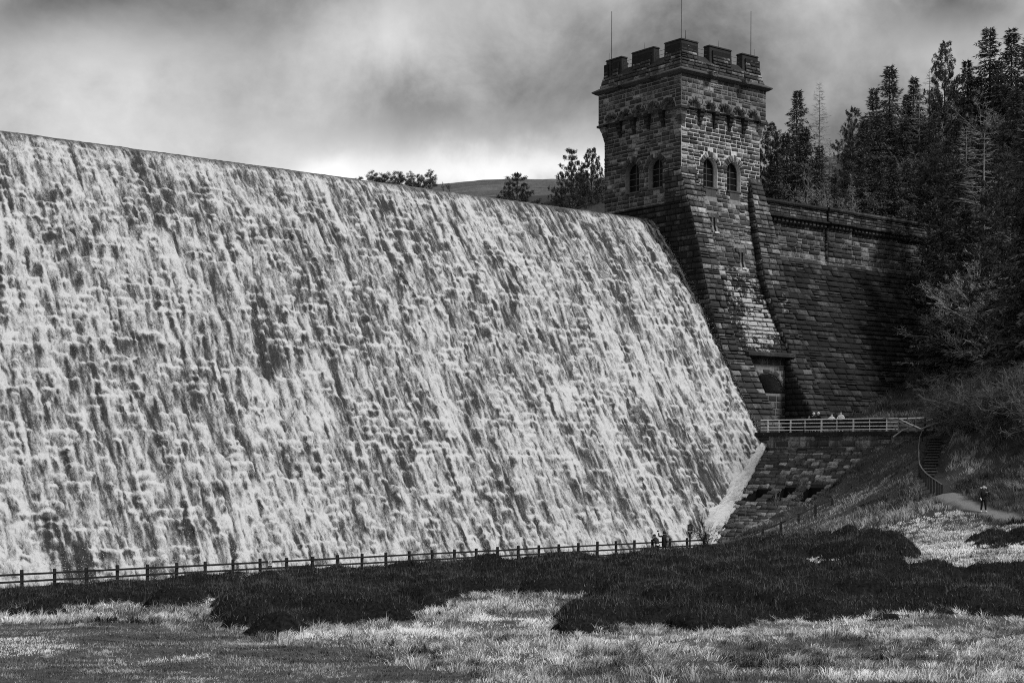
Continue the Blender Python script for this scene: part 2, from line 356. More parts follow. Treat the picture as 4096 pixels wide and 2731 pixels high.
# ------------------------------------------------------------------ masonry builder
def masonry(fn, b0, b1, amin, amax, course=(.36, .56), length=(.55, 1.25), gap=.022, relief=(.03, .12), excl=None, R=None, courses=None):
    """rock-faced blocks on surface fn(a,b,h)->xyz (numpy). amin/amax: functions of b. returns V,F arrays"""
    R = R or np.random.default_rng(3); Vs = []; Fs = []; base = 0
    b = b0; nb = 0
    tmpl = None
    while b < b1-.12:
        h = R.uniform(*course)
        if b1-(b+h) < .18: h = b1-b
        bm = b+h/2; iv = [(amin(bm), amax(bm))]
        if excl:
            for lo, hi in excl(b, b+h):
                nv = []
                for x0, x1 in iv:
                    if hi <= x0 or lo >= x1: nv.append((x0, x1)); continue
                    if lo > x0: nv.append((x0, lo))
                    if hi < x1: nv.append((hi, x1))
                iv = nv
        for x0, x1 in iv:
            if x1-x0 < .12: continue
            a = x0
            while a < x1-1e-6:
                l = R.uniform(*length)
                if x1-(a+l) < length[0]*.6: l = x1-a
                if R.random() < .10 and h > .4:          # two thin stones in one course
                    parts = [(b, b+h/2), (b+h/2, b+h)]
                else: parts = [(b, b+h)]
                for p0, p1 in parts:
                    e = .05
                    A = np.array([a+gap, a+gap+.012, a+gap+e, (a*2+l)/2, a+l-gap-e, a+l-gap-.012, a+l-gap]); B = np.array([p0+gap, p0+gap+.012, p0+gap+e, (p0+p1)/2, p1-gap-e, p1-gap-.012, p1-gap])
                    AA, BB = np.meshgrid(A, B, indexing='ij'); H = np.full(AA.shape, -.04)
                    r = R.uniform(*relief); H[1:-1, 1:-1] = r*.45
                    H[2:-2, 2:-2] = r*R.uniform(.75, 1.5, (3, 3)); 
                    H[3, 3] += r*.3
                    AA[2:-2, 2:-2] += R.uniform(-.02, .02, (3, 3)); BB[2:-2, 2:-2] += R.uniform(-.015, .015, (3, 3))
                    Vs.append(fn(AA.ravel(), BB.ravel(), H.ravel()))
                    nb += 1
                a += l
        b += h
    if not nb: return np.zeros((0, 3)), np.zeros((0, 4), int)
    i = np.arange(49).reshape(7, 7); q = np.stack([i[:-1, :-1], i[1:, :-1], i[1:, 1:], i[:-1, 1:]], -1).reshape(-1, 4)
    V = np.concatenate(Vs); Fq = (q[None]+(np.arange(nb)*49)[:, None, None]).reshape(-1, 4)
    return V, Fq
def merge(parts):
    Vs = []; Fs = []; b = 0
    for V, Fq in parts:
        if len(V) == 0: continue
        Vs.append(V); Fs.append(Fq+b); b += len(V)
    return np.concatenate(Vs), np.concatenate(Fs)
def mobj(name, parts, mat, parent=None): V, Fq = merge(parts); return link(name, npmesh(name, V, Fq), mat, parent)
def core(fn, b0, b1, amin, amax, excl=None, step=.12, h=0.0):
    Vs = []; n = max(1, int(round((b1-b0)/step))); bs = np.linspace(b0, b1, n+1); k = 0
    for lo_b, hi_b in zip(bs[:-1], bs[1:]):
        bm = (lo_b+hi_b)/2; iv = [(amin(bm), amax(bm), amin(lo_b), amax(lo_b), amin(hi_b), amax(hi_b))]
        if excl:
            cur = [(amin(bm), amax(bm))]
            for lo, hi in excl(lo_b, hi_b):
                nv = []
                for x0, x1 in cur:
                    if hi <= x0 or lo >= x1: nv.append((x0, x1)); continue
                    if lo > x0: nv.append((x0, lo))
                    if hi < x1: nv.append((hi, x1))
                cur = nv
            iv = [(x0, x1, amin(lo_b) if x0 == amin(bm) else x0, amax(lo_b) if x1 == amax(bm) else x1, amin(hi_b) if x0 == amin(bm) else x0, amax(hi_b) if x1 == amax(bm) else x1) for x0, x1 in cur]
        for _, _, l0, l1, h0, h1 in iv:
            Vs.append(fn(np.array([l0, l1, h1, h0]), np.array([lo_b, lo_b, hi_b, hi_b]), np.full(4, h))); k += 1
    V = np.concatenate(Vs); return V, np.arange(len(V)).reshape(-1, 4)
def arch_blocks(fn, c, zc, r0, r1, n, a0=0, a1=math.pi, relief=(.05, .12), R=None, ky=1.0):
    """voussoirs around (c,zc); fn(a,b,h)"""
    R = R or np.random.default_rng(5); Vs = []
    for k in range(n):
        t0 = a0+(a1-a0)*k/n; t1 = a0+(a1-a0)*(k+1)/n; g = .018/((r0+r1)/2); ro = r1*R.uniform(.94, 1.06)
        T = np.array([t0+g, t0+g*1.5, t0+g+.04/r0, t1-g-.04/r0, t1-g*1.5, t1-g]); Q = np.array([r0, r0+.012, r0+.06, ro-.05, ro-.012, ro])
        TT, QQ = np.meshgrid(T, Q, indexing='ij'); H = np.full(TT.shape, -.04); r = R.uniform(*relief); H[1:-1, 1:-1] = r*.5; H[2:-2, 2:-2] = r*R.uniform(.8, 1.3, (2, 2))
        Vs.append(fn((c+np.cos(TT)*QQ).ravel(), (zc+np.sin(TT)*QQ*ky).ravel(), H.ravel()))
    i = np.arange(36).reshape(6, 6); q = np.stack([i[:-1, :-1], i[:-1, 1:], i[1:, 1:], i[1:, :-1]], -1).reshape(-1, 4)
    return np.concatenate(Vs), (q[None]+(np.arange(n)*36)[:, None, None]).reshape(-1, 4)
def arch_excl(c, w, zb, zs, ring=0.0, ky=1.0):
    r = w/2
    def f(lo, hi):
        o = []
        m = (lo+hi)/2
        if hi > zb and lo < zs and m < zs: o.append((c-r, c+r))
        elif m >= zs:
            R_ = r+ring; y = (max(lo, zs)-zs+ (0.0 if ring == 0 else .0))/ky
            y = (m-zs)/ky if ring == 0 else max(0, (lo-zs)/ky)
            if y < R_: x = math.sqrt(R_*R_-y*y); o.append((c-x, c+x))
        return o
    return f
def reveal(fn, c, w, zb, zs, depth, ky=1.0, n=14):
    r = w/2; pts = [(c-r, zb), (c-r, zs)]+[(c-r*math.cos(math.pi*k/n), zs+ky*r*math.sin(math.pi*k/n)) for k in range(1, n)]+[(c+r, zs), (c+r, zb)]
    pts.append((c-r, zb)); a = np.array([p[0] for p in pts]); b = np.array([p[1] for p in pts]); m = len(pts)
    V = np.concatenate([fn(a, b, np.zeros(m)), fn(a, b, np.full(m, -depth))]); Fq = np.array([(k, k+1, m+k+1, m+k) for k in range(m-1)])
    return V, Fq

# ------------------------------------------------------------------ profiles (distance downstream of the crest line as function of z)
def prof(zs, qs):
    zs = np.array(zs); qs = np.array(qs); o = np.argsort(zs)
    return lambda z: np.interp(z, zs[o], qs[o])
Q_PIL = prof([60, 37.2, 35, 32.2, 29.9, 26.8, 23.2, 19.9, 16.9, 13.6, 10.4, 8, 0], [4.57, 4.57, 5.3, 6.3, 6.94, 7.75, 8.76, 9.95, 11.5, 13.45, 15.9, 17.3, 22.4])
Q_PAN = prof([60, 35.2, 29.9, 26.8, 23.2, 19.6, 10], [4.57, 4.57, 6.2, 7.0, 8.15, 9.75, 15.7])
ARZ = lambda z: float(np.interp(z, [19.6, 27, 32, 35.5, 37.2], [9.7, 8.5, 9.0, 9.7, 9.9]))
Q_WALL = prof([60, 31, 14, 0], [.7, .7, 11.6, 20.5])
Q_FACE = prof([32.85, 32.6, 32.0, 31, 28.7, 23.9, 15.7, 10.6, 0], [0.2, .9, 1.5, 2.2, 3.9, 7.2, 11.9, 15.2, 22.0])

# ------------------------------------------------------------------ tower
T0 = D(6, 0, 12)
tower = empty('stone_tower', 'tall square battlemented stone tower with arched windows beside the overflowing water', 'tower', (0, 0, 0))
SL, SR, PB, PF = .43, 11.37, 6.17, -4.57       # lower body
UL, UR, UB, UF = 0.0, 11.8, 6.6, -5.0          # upper storey
def front(qf): return lambda a, b, h: Dn(a, -(qf(b)+h), b)
def left(s0): return lambda a, b, h: Dn(s0-h, a, b)
fr_low = front(lambda z: 4.57); lf_low = left(SL)
fr_up = front(lambda z: 5.0); lf_up = left(UL)
WZB, WZS, WW = 35.75, 37.65, 1.96
FW = [4.35, 7.65]; LW = [-1.1, 2.15]
def multi(*fs): return lambda lo, hi: sum((f(lo, hi) for f in fs), [])
def slit(c, z0, z1, w=.36, lin=.42, lw=.75):
    return lambda lo, hi: ([(c-w, c+w)] if (hi > z0 and lo < z1) else [])+([(c-lw, c+lw)] if (lo < z1+lin and hi > z1) else [])
# arcade geometry
NA = 5; AR = .70; AZ = 42.95
def arcade_c(lo, hi): m = (hi-lo-1.6)/NA; return [lo+.8+m*(k+.5) for k in range(NA)]
FA = arcade_c(UL, UR); LA = arcade_c(UF, UB)
def arc_excl(cs, ring):
    return multi(*[arch_excl(c, AR*2, 0, AZ, ring) for c in cs])
stone = []
R = np.random.default_rng(21)
K = lambda v: (lambda b: v)
# lower body, front (window zone) and left
fex_b = multi(*[arch_excl(c, WW, WZB-.05, WZS, .52) for c in FW]); fex_c = multi(*[arch_excl(c, WW, WZB, WZS) for c in FW])
lex_b = multi(*[arch_excl(c, WW, WZB-.05, WZS, .52) for c in LW]); lex_c = multi(*[arch_excl(c, WW, WZB, WZS) for c in LW])
mobj('front_wall', [masonry(fr_low, 35.2, 43.9, K(SL), K(SR), (.30, .50), (.5, 1.15), .03, (.02, .10), fex_b, R)]+
     [arch_blocks(fr_low, c, WZS, WW/2, WW/2+.54, 12, R=R) for c in FW], M['stone_upper'], tower)
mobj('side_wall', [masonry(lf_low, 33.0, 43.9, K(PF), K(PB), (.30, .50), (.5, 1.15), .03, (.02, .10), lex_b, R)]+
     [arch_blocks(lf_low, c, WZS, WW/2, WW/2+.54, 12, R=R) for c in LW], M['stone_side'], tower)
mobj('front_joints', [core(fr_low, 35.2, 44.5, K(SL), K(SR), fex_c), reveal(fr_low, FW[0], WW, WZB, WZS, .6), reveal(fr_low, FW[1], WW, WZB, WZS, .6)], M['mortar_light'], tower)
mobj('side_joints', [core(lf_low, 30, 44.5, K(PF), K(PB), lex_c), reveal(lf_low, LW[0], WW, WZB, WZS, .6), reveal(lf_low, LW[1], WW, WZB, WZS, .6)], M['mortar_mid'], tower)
# upper storey on its arcade
mobj('upper_front_wall', [masonry(fr_up, AZ+.12, 46.05, K(UL), K(UR), (.32, .5), (.55, 1.2), .03, (.015, .07), arc_excl(FA, .36), R)]+[arch_blocks(fr_up, c, AZ, AR, AR+.34, 8, R=R, relief=(.06, .12)) for c in FA], M['stone_upper'], tower)
mobj('upper_side_wall', [masonry(lf_up, AZ+.12, 46.05, K(UF), K(UB), (.32, .5), (.55, 1.2), .03, (.015, .07), arc_excl(LA, .36), R)]+[arch_blocks(lf_up, c, AZ, AR, AR+.34, 8, R=R, relief=(.06, .12)) for c in LA], M['stone_side'], tower)
mobj('upper_joints', [core(fr_up, AZ-.02, 46.1, K(UL), K(UR), arc_excl(FA, 0), .08), core(lf_up, AZ-.02, 46.1, K(UF), K(UB), arc_excl(LA, 0), .08)]+
     [reveal(fr_up, c, AR*2, AZ-.02, AZ, .5) for c in FA]+[reveal(lf_up, c, AR*2, AZ-.02, AZ, .5) for c in LA], M['mortar_mid'], tower)
b = MB()                                       # solid heart of the tower (rear and far sides close it)
b.dbox(SL+.85, SR, -3.7, PB, 10, 45.5); b.dbox(UL+.7, UR, UF+.7, UB, 44, 46.1); b.dbox(SL+.03, SL+.85, 5.2, PB, 30, 45.4)
b.dbox(SR-.4, SR, -4.55, -3.7, 33, 45.5); b.dbox(UR-.3, UR, UF+.02, 6, AZ, 46.1); b.dbox(SL+.8, SR, PB-.02, UB, AZ, 46.1)
b.build('core', M['stone_dark'], tower)
# corbels under the arcade
def corbel(parent, base, along, outv, n=4, h=1.5, w=.56, proj=.5):
    m = MB()
    for k in range(n):
        z1 = AZ-.0-k*h/n; z0 = z1-h/n+.02; pr = proj*(1-(k/n)**1.3); ww = w*(1-.12*k)
        c = base+outv*(pr/2-.05); c.z = (z0+z1)/2
        e = along*ww/2; o0 = outv*(-.1); vs = []
        for z, pp in ((z0, pr*.72), (z0+(z1-z0)*.4, pr), (z1, pr)):
            for sgn, p_ in ((-1, -.1), (1, -.1), (1, pp), (-1, pp)):
                v = base+e*sgn+outv*p_; vs.append((v.x, v.y, z))
        fs = [(3, 2, 1, 0), (8, 9, 10, 11)]
        for r_ in (0, 4):
            for j in range(4): fs.append((r_+j, r_+(j+1) % 4, r_+4+(j+1) % 4, r_+4+j))
        m.add(vs, fs)
    m.build('corbel', M['stone_dark'], parent)
mid = lambda cs: [(a_+b_)/2 for a_, b_ in zip(cs[:-1], cs[1:])]
for s_ in mid(FA): corbel(tower, D(s_, -4.57, 0), VD, -VU)
for p_ in mid(LA): corbel(tower, D(SL, p_, 0), VU, -VD)
for (s0, s1, p0, p1, s0b, p0b, s1b, p1b) in ((UL, .85, UF, UF+.85, SL, PF, .85, UF+.85), (UR-.85, UR, UF, UF+.85, UR-.85, PF, SR, UF+.85), (UL, .85, UB-.85, UB, SL, UB-.85, .85, PB)):
    corn = MB(); z = [41.2, 41.7, 42.2, 42.6, 42.95]; k_ = [0, .25, .5, .85, 1]
    for i in range(4):
        f0, f1 = k_[i], k_[i+1]
        q0 = [s0b+(s0-s0b)*f1, s1b+(s1-s1b)*f1, p0b+(p0-p0b)*f1, p1b+(p1-p1b)*f1]
        ql = [s0b+(s0-s0b)*f0, s1b+(s1-s1b)*f0, p0b+(p0-p0b)*f0, p1b+(p1-p1b)*f0]
        vs = [D(ql[0], ql[2], z[i]), D(ql[1], ql[2], z[i]), D(ql[1], ql[3], z[i]), D(ql[0], ql[3], z[i]), D(q0[0], q0[2], z[i+1]-.04), D(q0[1], q0[2], z[i+1]-.04), D(q0[1], q0[3], z[i+1]-.04), D(q0[0], q0[3], z[i+1]-.04)]
        corn.add(vs, [(3, 2, 1, 0), (4, 5, 6, 7), (0, 1, 5, 4), (1, 2, 6, 5), (2, 3, 7, 6), (3, 0, 4, 7)])
    e = .16 if s0 == UL else -.0
    corn.dbox(s0-(.14 if s0 == UL else 0), s1+(.14 if s1 == UR else 0), p0-(.14 if p0 == UF else 0), p1+(.14 if p1 == UB else 0), 42.72, 42.94)
    corn.build('corner_bracket', M['stone_side'], tower)
def ring(mb, prof_pts, s0, s1, p0, p1, closed=True):
    """sweep (out,z) profile round the rectangle"""
    n = len(prof_pts); base = len(mb.v)
    for (ss, sp, ds, dp) in ((s0, p0, -1, -1), (s1, p0, 1, -1), (s1, p1, 1, 1), (s0, p1, -1, 1)):
        for o, z in prof_pts: mb.v.append(tuple(D(ss+ds*o, sp+dp*o, z)))
    for c in range(4):
        for k in range(n if closed else n-1):
            a = base+c*n+k; b_ = base+c*n+(k+1) % n; c2 = base+((c+1) % 4)*n
            mb.f.append((a, c2+k, c2+(k+1) % n, b_))
m = MB(); ring(m, [(-.2, 45.95), (.18, 46.0), (.50, 46.22), (.50, 46.32), (-.02, 46.62), (-.2, 46.62)], UL, UR, UF, UB); m.build('cornice', M['coping'], tower)
# parapet, battered
PT, PE = 47.6, 48.3
ins = lambda z: .06+(z-46.4)*.19
fr_par = lambda a, b, h: Dn(a, UF+ins(b)-h, b)
lf_par = lambda a, b, h: Dn(UL+ins(b)-h, a, b)
mobj('parapet_wall', [masonry(fr_par, 46.55, PT, lambda z: UL+ins(z), lambda z: UR-ins(z), (.3, .42), (.6, 1.1), .025, (.03, .1), None, R),
     masonry(lf_par, 46.55, PT, lambda z: UF+ins(z), lambda z: UB-ins(z), (.3, .42), (.6, 1.1), .025, (.03, .1), None, R)], M['stone_side'], tower)
m = MB(); ring(m, [(-.95, 46.3), (-.07, 46.3), (-.30, PT-.02), (-.95, PE), ], UL, UR, UF, UB); m.build('parapet_core', M['trim'], tower)
m = MB(); m.dbox(UL+.8, UR-.8, UF+.8, UB-.8, 46.2, 46.9); m.build('roof', M['trim'], tower)
IL, IR, IF, IB = UL+.50, UR-.50, UF+.50, UB-.50
TOPZ = 49.35
mer = []
lenS = IR-IL; lenP = IB-IF; cw = 2.35; mw = 3.15; sc_ = IL+lenS/2; pc_ = IF+lenP/2
def merlon(s0, s1, p0, p1, corner):
    """battered stone merlon with a smooth cap"""
    R2 = np.random.default_rng(int(s0*10+p0*100+999)); m = MB(); t = .0
    def ring_box(z0, z1, i0, i1):
        a = [(s0+i0[0], p0+i0[1]), (s1-i0[2], p0+i0[1]), (s1-i0[2], p1-i0[3]), (s0+i0[0], p1-i0[3])]
        c = [(s0+i1[0], p0+i1[1]), (s1-i1[2], p0+i1[1]), (s1-i1[2], p1-i1[3]), (s0+i1[0], p1-i1[3])]
        m.add([D(x, y, z0) for x, y in a]+[D(x, y, z1) for x, y in c], [(3, 2, 1, 0), (4, 5, 6, 7), (0, 1, 5, 4), (1, 2, 6, 5), (2, 3, 7, 6), (3, 0, 4, 7)])
    z0 = 47.4
    ring_box(z0, TOPZ, (0, 0, 0, 0), (.06, .06, .06, .06))
    ring_box(TOPZ, TOPZ+.14, (-.02, -.02, -.02, -.02), (.05, .05, .05, .05))
    o = m.build('merlon', M['trim'], tower)
    fc = []
    if p0 == IF:
        a0, a1 = (s0-.1, s1-.35) if s0 == IL else ((s0+.35, s1+.1) if s1 == IR else (s0+.35, s1-.35))
        fc.append(masonry(lambda a, b, h: Dn(a, UF+ins(b)*1.0-h, b), PT, TOPZ-.35, K(a0), K(a1), (.3, .42), (.5, .9), .025, (.04, .11), None, R2))
        m2 = MB(); m2.dbox(a0+.03, a1-.03, UF+.40, IF+.1, PT-.1, TOPZ-.38); o2 = m2.build('facing_core', M['mortar_shade'], o)
    if s0 == IL:
        a0, a1 = (p0-.1, p1-.35) if p0 == IF else ((p0+.35, p1+.1) if p1 == IB else (p0+.35, p1-.35))
        fc.append(masonry(lambda a, b, h: Dn(UL+ins(b)-h, a, b), PT, TOPZ-.35, K(a0), K(a1), (.3, .42), (.5, .9), .025, (.04, .11), None, R2))
        m2 = MB(); m2.dbox(UL+.34, IL+.1, a0+.03, a1-.03, PT-.1, TOPZ-.38); m2.build('facing_core', M['mortar_shade'], o)
    if fc: mobj('facing', fc, M['stone_side'], o)
TH = .85
for s0, s1 in ((IL, IL+cw), (sc_-mw/2, sc_+mw/2), (IR-cw, IR)):
    corner = s0 == IL or s1 == IR
    merlon(s0, s1, IF, IF+(cw if corner and s0 == IL else TH), corner)
    merlon(s0, s1, IB-TH, IB, corner)
for p0, p1 in ((pc_-mw/2, pc_+mw/2),):
    merlon(IL, IL+TH, p0, p1, False); merlon(IR-TH, IR, p0, p1, False)
merlon(IL, IL+TH, IB-cw, IB-TH-.02, False)
# guard wires in the embrasures
m = MB()
for z in (48.55, 48.95):
    for a, c in (((IL+.35, IF+.35), (IR-.35, IF+.35)), ((IL+.35, IF+.35), (IL+.35, IB-.35))): m.tube([D(*a, z), D(*c, z)], [.018]*2, 5)
m.build('guard_rail', M['metal'], tower)
# spouts under the crenels
def spout(c, outv, along):
    m = MB(); A = []
    for k in range(9):
        t = math.pi*k/8; A.append((math.cos(t)*.30, -math.sin(t)*.22+.0))
    prof_ = [(-.34, .2), (.34, .2), (.34, -.05)]+[(x, z-.05) for x, z in A[1:-1]]+[(-.34, -.05)]
    prof_ = [(-.36, .26), (-.2, .26), (-.2, .06), (.2, .06), (.2, .26), (.36, .26), (.36, -.1), (.2, -.24), (-.2, -.24), (-.36, -.1)]
    n = len(prof_); vs = []
    for o_ in (-.1, .95):
        for x, z in prof_:
            v = c+along*x+outv*o_; vs.append((v.x, v.y, c.z+z-(0.0)))
    m.add(vs, [tuple((k, (k+1) % n, n+(k+1) % n, n+k)) for k in range(n)]+[tuple(range(n))[::-1], tuple(n+k for k in range(n))])
    m.build('water_spout', M['stone_side'], tower)
for s_ in (IL+cw+.72, IR-cw-.72): spout(D(s_, UF, 46.25), -VU, VD)
for p_ in (IF+cw+.72, IB-cw-.72): spout(D(UL, p_, 46.25), -VD, VU)
# windows
def window(c, side):
    f = fr_low if side == 'f' else lf_low; dep = .5
    def P(a, z, h): return Vector(f(np.array([a]), np.array([z]), np.array([h]))[0])
    n = 14; r = WW/2
    out_ = [(c-r, WZB)]+[(c-r*math.cos(math.pi*k/n), WZS+r*math.sin(math.pi*k/n)) for k in range(n+1)]+[(c+r, WZB)]
    fm = MB(); ins_ = .10
    inn = [(c-r+ins_, WZB+ins_)]+[(c-(r-ins_)*math.cos(math.pi*k/n), WZS+(r-ins_)*math.sin(math.pi*k/n)) for k in range(n+1)]+[(c+r-ins_, WZB+ins_)]
    k_ = len(out_); vs = [P(a, z, -dep) for a, z in out_]+[P(a, z, -dep) for a, z in inn]+[P(a, z, -dep-.06) for a, z in inn]
    fm.add(vs, [(i, (i+1) % k_, k_+(i+1) % k_, k_+i) for i in range(k_)]+[(k_+i, k_+(i+1) % k_, 2*k_+(i+1) % k_, 2*k_+i) for i in range(k_)])
    for x in (c,): fm.bar(P(x, WZB+.05, -dep-.03), P(x, WZS+r-.05, -dep-.03), .07, .05)
    for z in (WZB+.7, WZB+1.35, WZS): fm.bar(P(c-r+.05, z, -dep-.03), P(c+r-.05, z, -dep-.03), .05, .05)
    fo = fm.build('window', M['frame'], tower)
    pm = MB(); pm.add([P(a, z, -dep-.05) for a, z in out_], [tuple(range(k_))]); pm.build('pane', M['glass'], fo)
    sm = MB(); a, b_ = P(c-r-.05, WZB-.08, -.2), P(c+r+.05, WZB-.08, -.2); sm.bar(a, b_, .75, .14); sm.build('sill', M['coping'], fo)
for c in FW: window(c, 'f')
for c in LW: window(c, 'l')
# smooth aprons under the front window sills
for c in FW:
    m = MB(); m.dbox(c-.7, c+.02, -4.68, -4.4, WZB-1.0, WZB-.17); m.dbox(c+.04, c+.7, -4.68, -4.4, WZB-1.0, WZB-.17); m.build('sill_apron', M['coping'], tower)
# shaft: side face flaring out with the buttress, front pilasters, sunk panel
sideP = lambda z: -Q_PIL(z)
lf_pil = left(.2)
ff = front(Q_PIL); fp = front(Q_PAN)
hx_ = lambda lo, hi: []
SLITS = [(3.85, 31.3, 32.7), (6.7, 28.0, 29.5)]
sex = multi(*[slit(*s_) for s_ in SLITS]); 
sexc = multi(*[(lambda lo, hi, s_=s_: [(s_[0]-.14, s_[0]+.14)] if (hi > s_[1] and lo < s_[2]) else []) for s_ in SLITS])
aex = lambda lo, hi: sum(([(c-.72, c+.72)] if (hi > WZB-1.02 and lo < WZB) else [] for c in FW), [])
mobj('front_panel_wall', [masonry(fp, 28.0, 35.2, K(2.35), ARZ, (.33, .55), (.55, 1.3), .03, (.03, .12), multi(sex, aex), R)], M['stone_upper'], tower)
mobj('front_panel_slope', [masonry(fp, 19.7, 28.0, K(2.35), ARZ, (.38, .6), (.6, 1.5), .03, (.04, .12), multi(sex), R)], M['stone_lichen_light'], tower)
mobj('panel_joints', [core(fp, 26.8, 35.3, K(2.3), K(9.55), sexc)], M['mortar_mid'], tower)
mobj('slope_joints', [core(fp, 19.3, 26.8, K(2.3), K(9.55))], M['mortar_shade'], tower)
for c, z0, z1 in SLITS:
    q_ = float(Q_PAN(z1)); m = MB(); m.dbox(c-.72, c+.72, -q_-.16, -q_+.2, z1+.02, z1+.4); o = m.build('lintel', M['stone_upper'], tower)
    m = MB(); m.dbox(c-.34, c-.13, -q_-.25, -q_+.5, z0, z1); m.dbox(c+.13, c+.34, -q_-.25, -q_+.5, z0, z1); m.build('slit_jamb', M['stone_upper'], tower)
    m = MB(); qq = float(Q_PAN(z0)); m.dbox(c-.3, c+.3, -qq-.2, -qq+.3, z0-.16, z0); m.build('slit_sill', M['white_paint'], tower)
    m = MB(); m.dbox(c-.14, c+.14, -q_+.42, -q_+.5, z0, z1); m.build('slit_opening', M['glass'], tower)
lret = lambda a, b, h: Dn(np.interp(b, [19.6, 27, 32, 35.5, 37.2], [9.7, 8.5, 9.0, 9.7, 9.9])-h, a, b)
mobj('buttress_head', [masonry(ff, 26.0, 37.2, K(.2), K(2.35), (.40, .60), (.6, 1.3), .03, (.04, .13), None, R)], M['stone_upper'], tower)
mobj('buttress_head', [masonry(ff, 26.0, 37.2, ARZ, K(11.6), (.40, .60), (.6, 1.2), .03, (.04, .13), None, R)], M['stone_upper'], tower)
mobj('corner_buttress', [masonry(ff, 19.6, 26.0, K(.2), K(2.35), (.42, .62), (.7, 1.3), .03, (.06, .16), None, R),
     masonry(ff, 8.0, 19.6, K(.2), K(3.6), (.42, .62), (.8, 1.5), .03, (.06, .16), None, R)], M['stone_wall'], tower)
mobj('corner_buttress', [masonry(ff, 19.6, 26.0, ARZ, K(11.6), (.42, .62), (.7, 1.3), .03, (.06, .16), None, R),
     masonry(ff, 12.0, 19.6, K(9.0), K(11.6), (.42, .62), (.8, 1.3), .03, (.06, .16), None, R),
     masonry(lret, 19.6, 37.0, sideP, lambda z: -Q_PAN(z)-.02, (.45, .6), (.5, 1.2), .03, (.04, .12), None, R),
     masonry(left(9.0), 12, 19.4, sideP, K(-9.9), (.45, .6), (.6, 1.2), .03, (.04, .12), None, R)], M['stone_lichen'], tower)
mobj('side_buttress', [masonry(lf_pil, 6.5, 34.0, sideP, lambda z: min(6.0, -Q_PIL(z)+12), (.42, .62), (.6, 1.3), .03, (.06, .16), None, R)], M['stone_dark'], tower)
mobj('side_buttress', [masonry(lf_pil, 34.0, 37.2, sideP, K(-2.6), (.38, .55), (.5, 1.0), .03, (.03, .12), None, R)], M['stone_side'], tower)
m = []
m.append(core(ff, 5, 37.3, K(.2), K(2.35), None, .5)); m.append(core(ff, 5, 19.6, K(2.35), K(3.6), None, .5))
m.append(core(ff, 19.6, 37.3, ARZ, K(11.6), None, .5)); m.append(core(ff, 11, 19.6, K(9.0), K(11.6), None, .5))
m.append(core(lf_pil, 5, 34.05, sideP, K(6.1), None, .5)); m.append(core(lf_pil, 34.05, 37.25, sideP, K(-2.55), None, .5))
m.append(core(lret, 19.5, 37.3, sideP, K(-4.4), None, .5)); m.append(core(left(9.0), 11, 19.6, sideP, K(-9.8), None, .5))
m.append(core(left(2.35), 19.5, 37.3, sideP, K(-4.4), None, .5)); m.append(core(left(3.6), 5, 19.6, sideP, K(-9.8), None, .5))
m.append(core(left(11.6), 11, 37.3, sideP, K(6.1), None, .5))
mobj('buttress_core', m, M['mortar_shade'], tower)
# caps of the buttresses
m = MB(); m.dbox(.2, 2.3, -4.62, -4.3, 37.0, 37.25); m.build('buttress_cap', M['stone_wall'], tower); m = MB(); m.dbox(9.5, 11.55, -4.62, -4.3, 37.0, 37.25); m.build('buttress_cap', M['stone_wall'], tower)
# ledge over the doorway, lunette recess
m = MB(); m.add([D(s_, -q_, z_) for s_ in (3.0, 9.6) for q_, z_ in ((9.3, 19.22), (10.6, 19.22), (10.75, 19.3), (10.75, 19.58), (10.2, 19.74), (9.3, 19.8))],
      [(0, 1, 2, 3, 4, 5)[::-1], (6, 7, 8, 9, 10, 11)]+[(i, (i+1) % 6, 6+(i+1) % 6, 6+i) for i in range(6)]); m.build('ledge', M['stone_lichen'], tower)
QR = 9.9; frr = front(lambda z: QR); AC, AWD, AZB, AKY = 6.25, 4.7, 15.9, .78
mobj('doorway_wall', [masonry(frr, 12.0, 19.2, K(3.6), K(9.0), (.5, .7), (.7, 1.3), .03, (.02, .06), arch_excl(AC, AWD, AZB, AZB, .6, AKY), R), arch_blocks(frr, AC, AZB, AWD/2, AWD/2+.55, 11, R=R, ky=AKY)], M['stone_wall'], tower)
mobj('doorway_trim', [arch_blocks(frr, AC, AZB, AWD/2-.14, AWD/2-.01, 18, R=R, ky=AKY, relief=(.02, .04))], M['coping'], tower)
mobj('doorway_joints', [core(frr, 11, 19.3, K(3.6), K(9.0), arch_excl(AC, AWD, AZB, AZB, 0, AKY), .08), reveal(frr, AC, AWD, AZB, AZB, 2.2, AKY)], M['mortar_mid'], tower)
m = MB(); m.dbox(3.2, 9.4, -QR+2.15, -QR+2.4, 14, 19.2); m.build('doorway_recess', M['mortar_shade'], tower)  # near-black board, the deep arch's shade put into its colour
# aerials
def aerial(s_, p_, z0, z1, r=.035):
    m = MB(); m.tube([D(s_, p_, z0), D(s_, p_, z0+.5), D(s_+.03, p_, z1)], [r*1.5, r*1.1, r*.8], 6); m.build('aerial', M['metal'], tower)
aerial(IL+.25, IB-.6, 49.4, 54.3); aerial(IL+.15, IF+.15, 49.4, 54.9, .03); aerial(IR-.8, IF+.3, 49.4, 53.9)
aerial(IL+.9, IF+.35, 49.4, 50.4, .03); aerial(sc_, IF+.3, 49.4, 50.2, .015); aerial(IL+.3, pc_, 49.4, 50.2, .015); aerial(IR-.3, IF+.3, 49.4, 50.2, .015); aerial(IL+.3, IB-.2, 49.4, 50.2, .015)

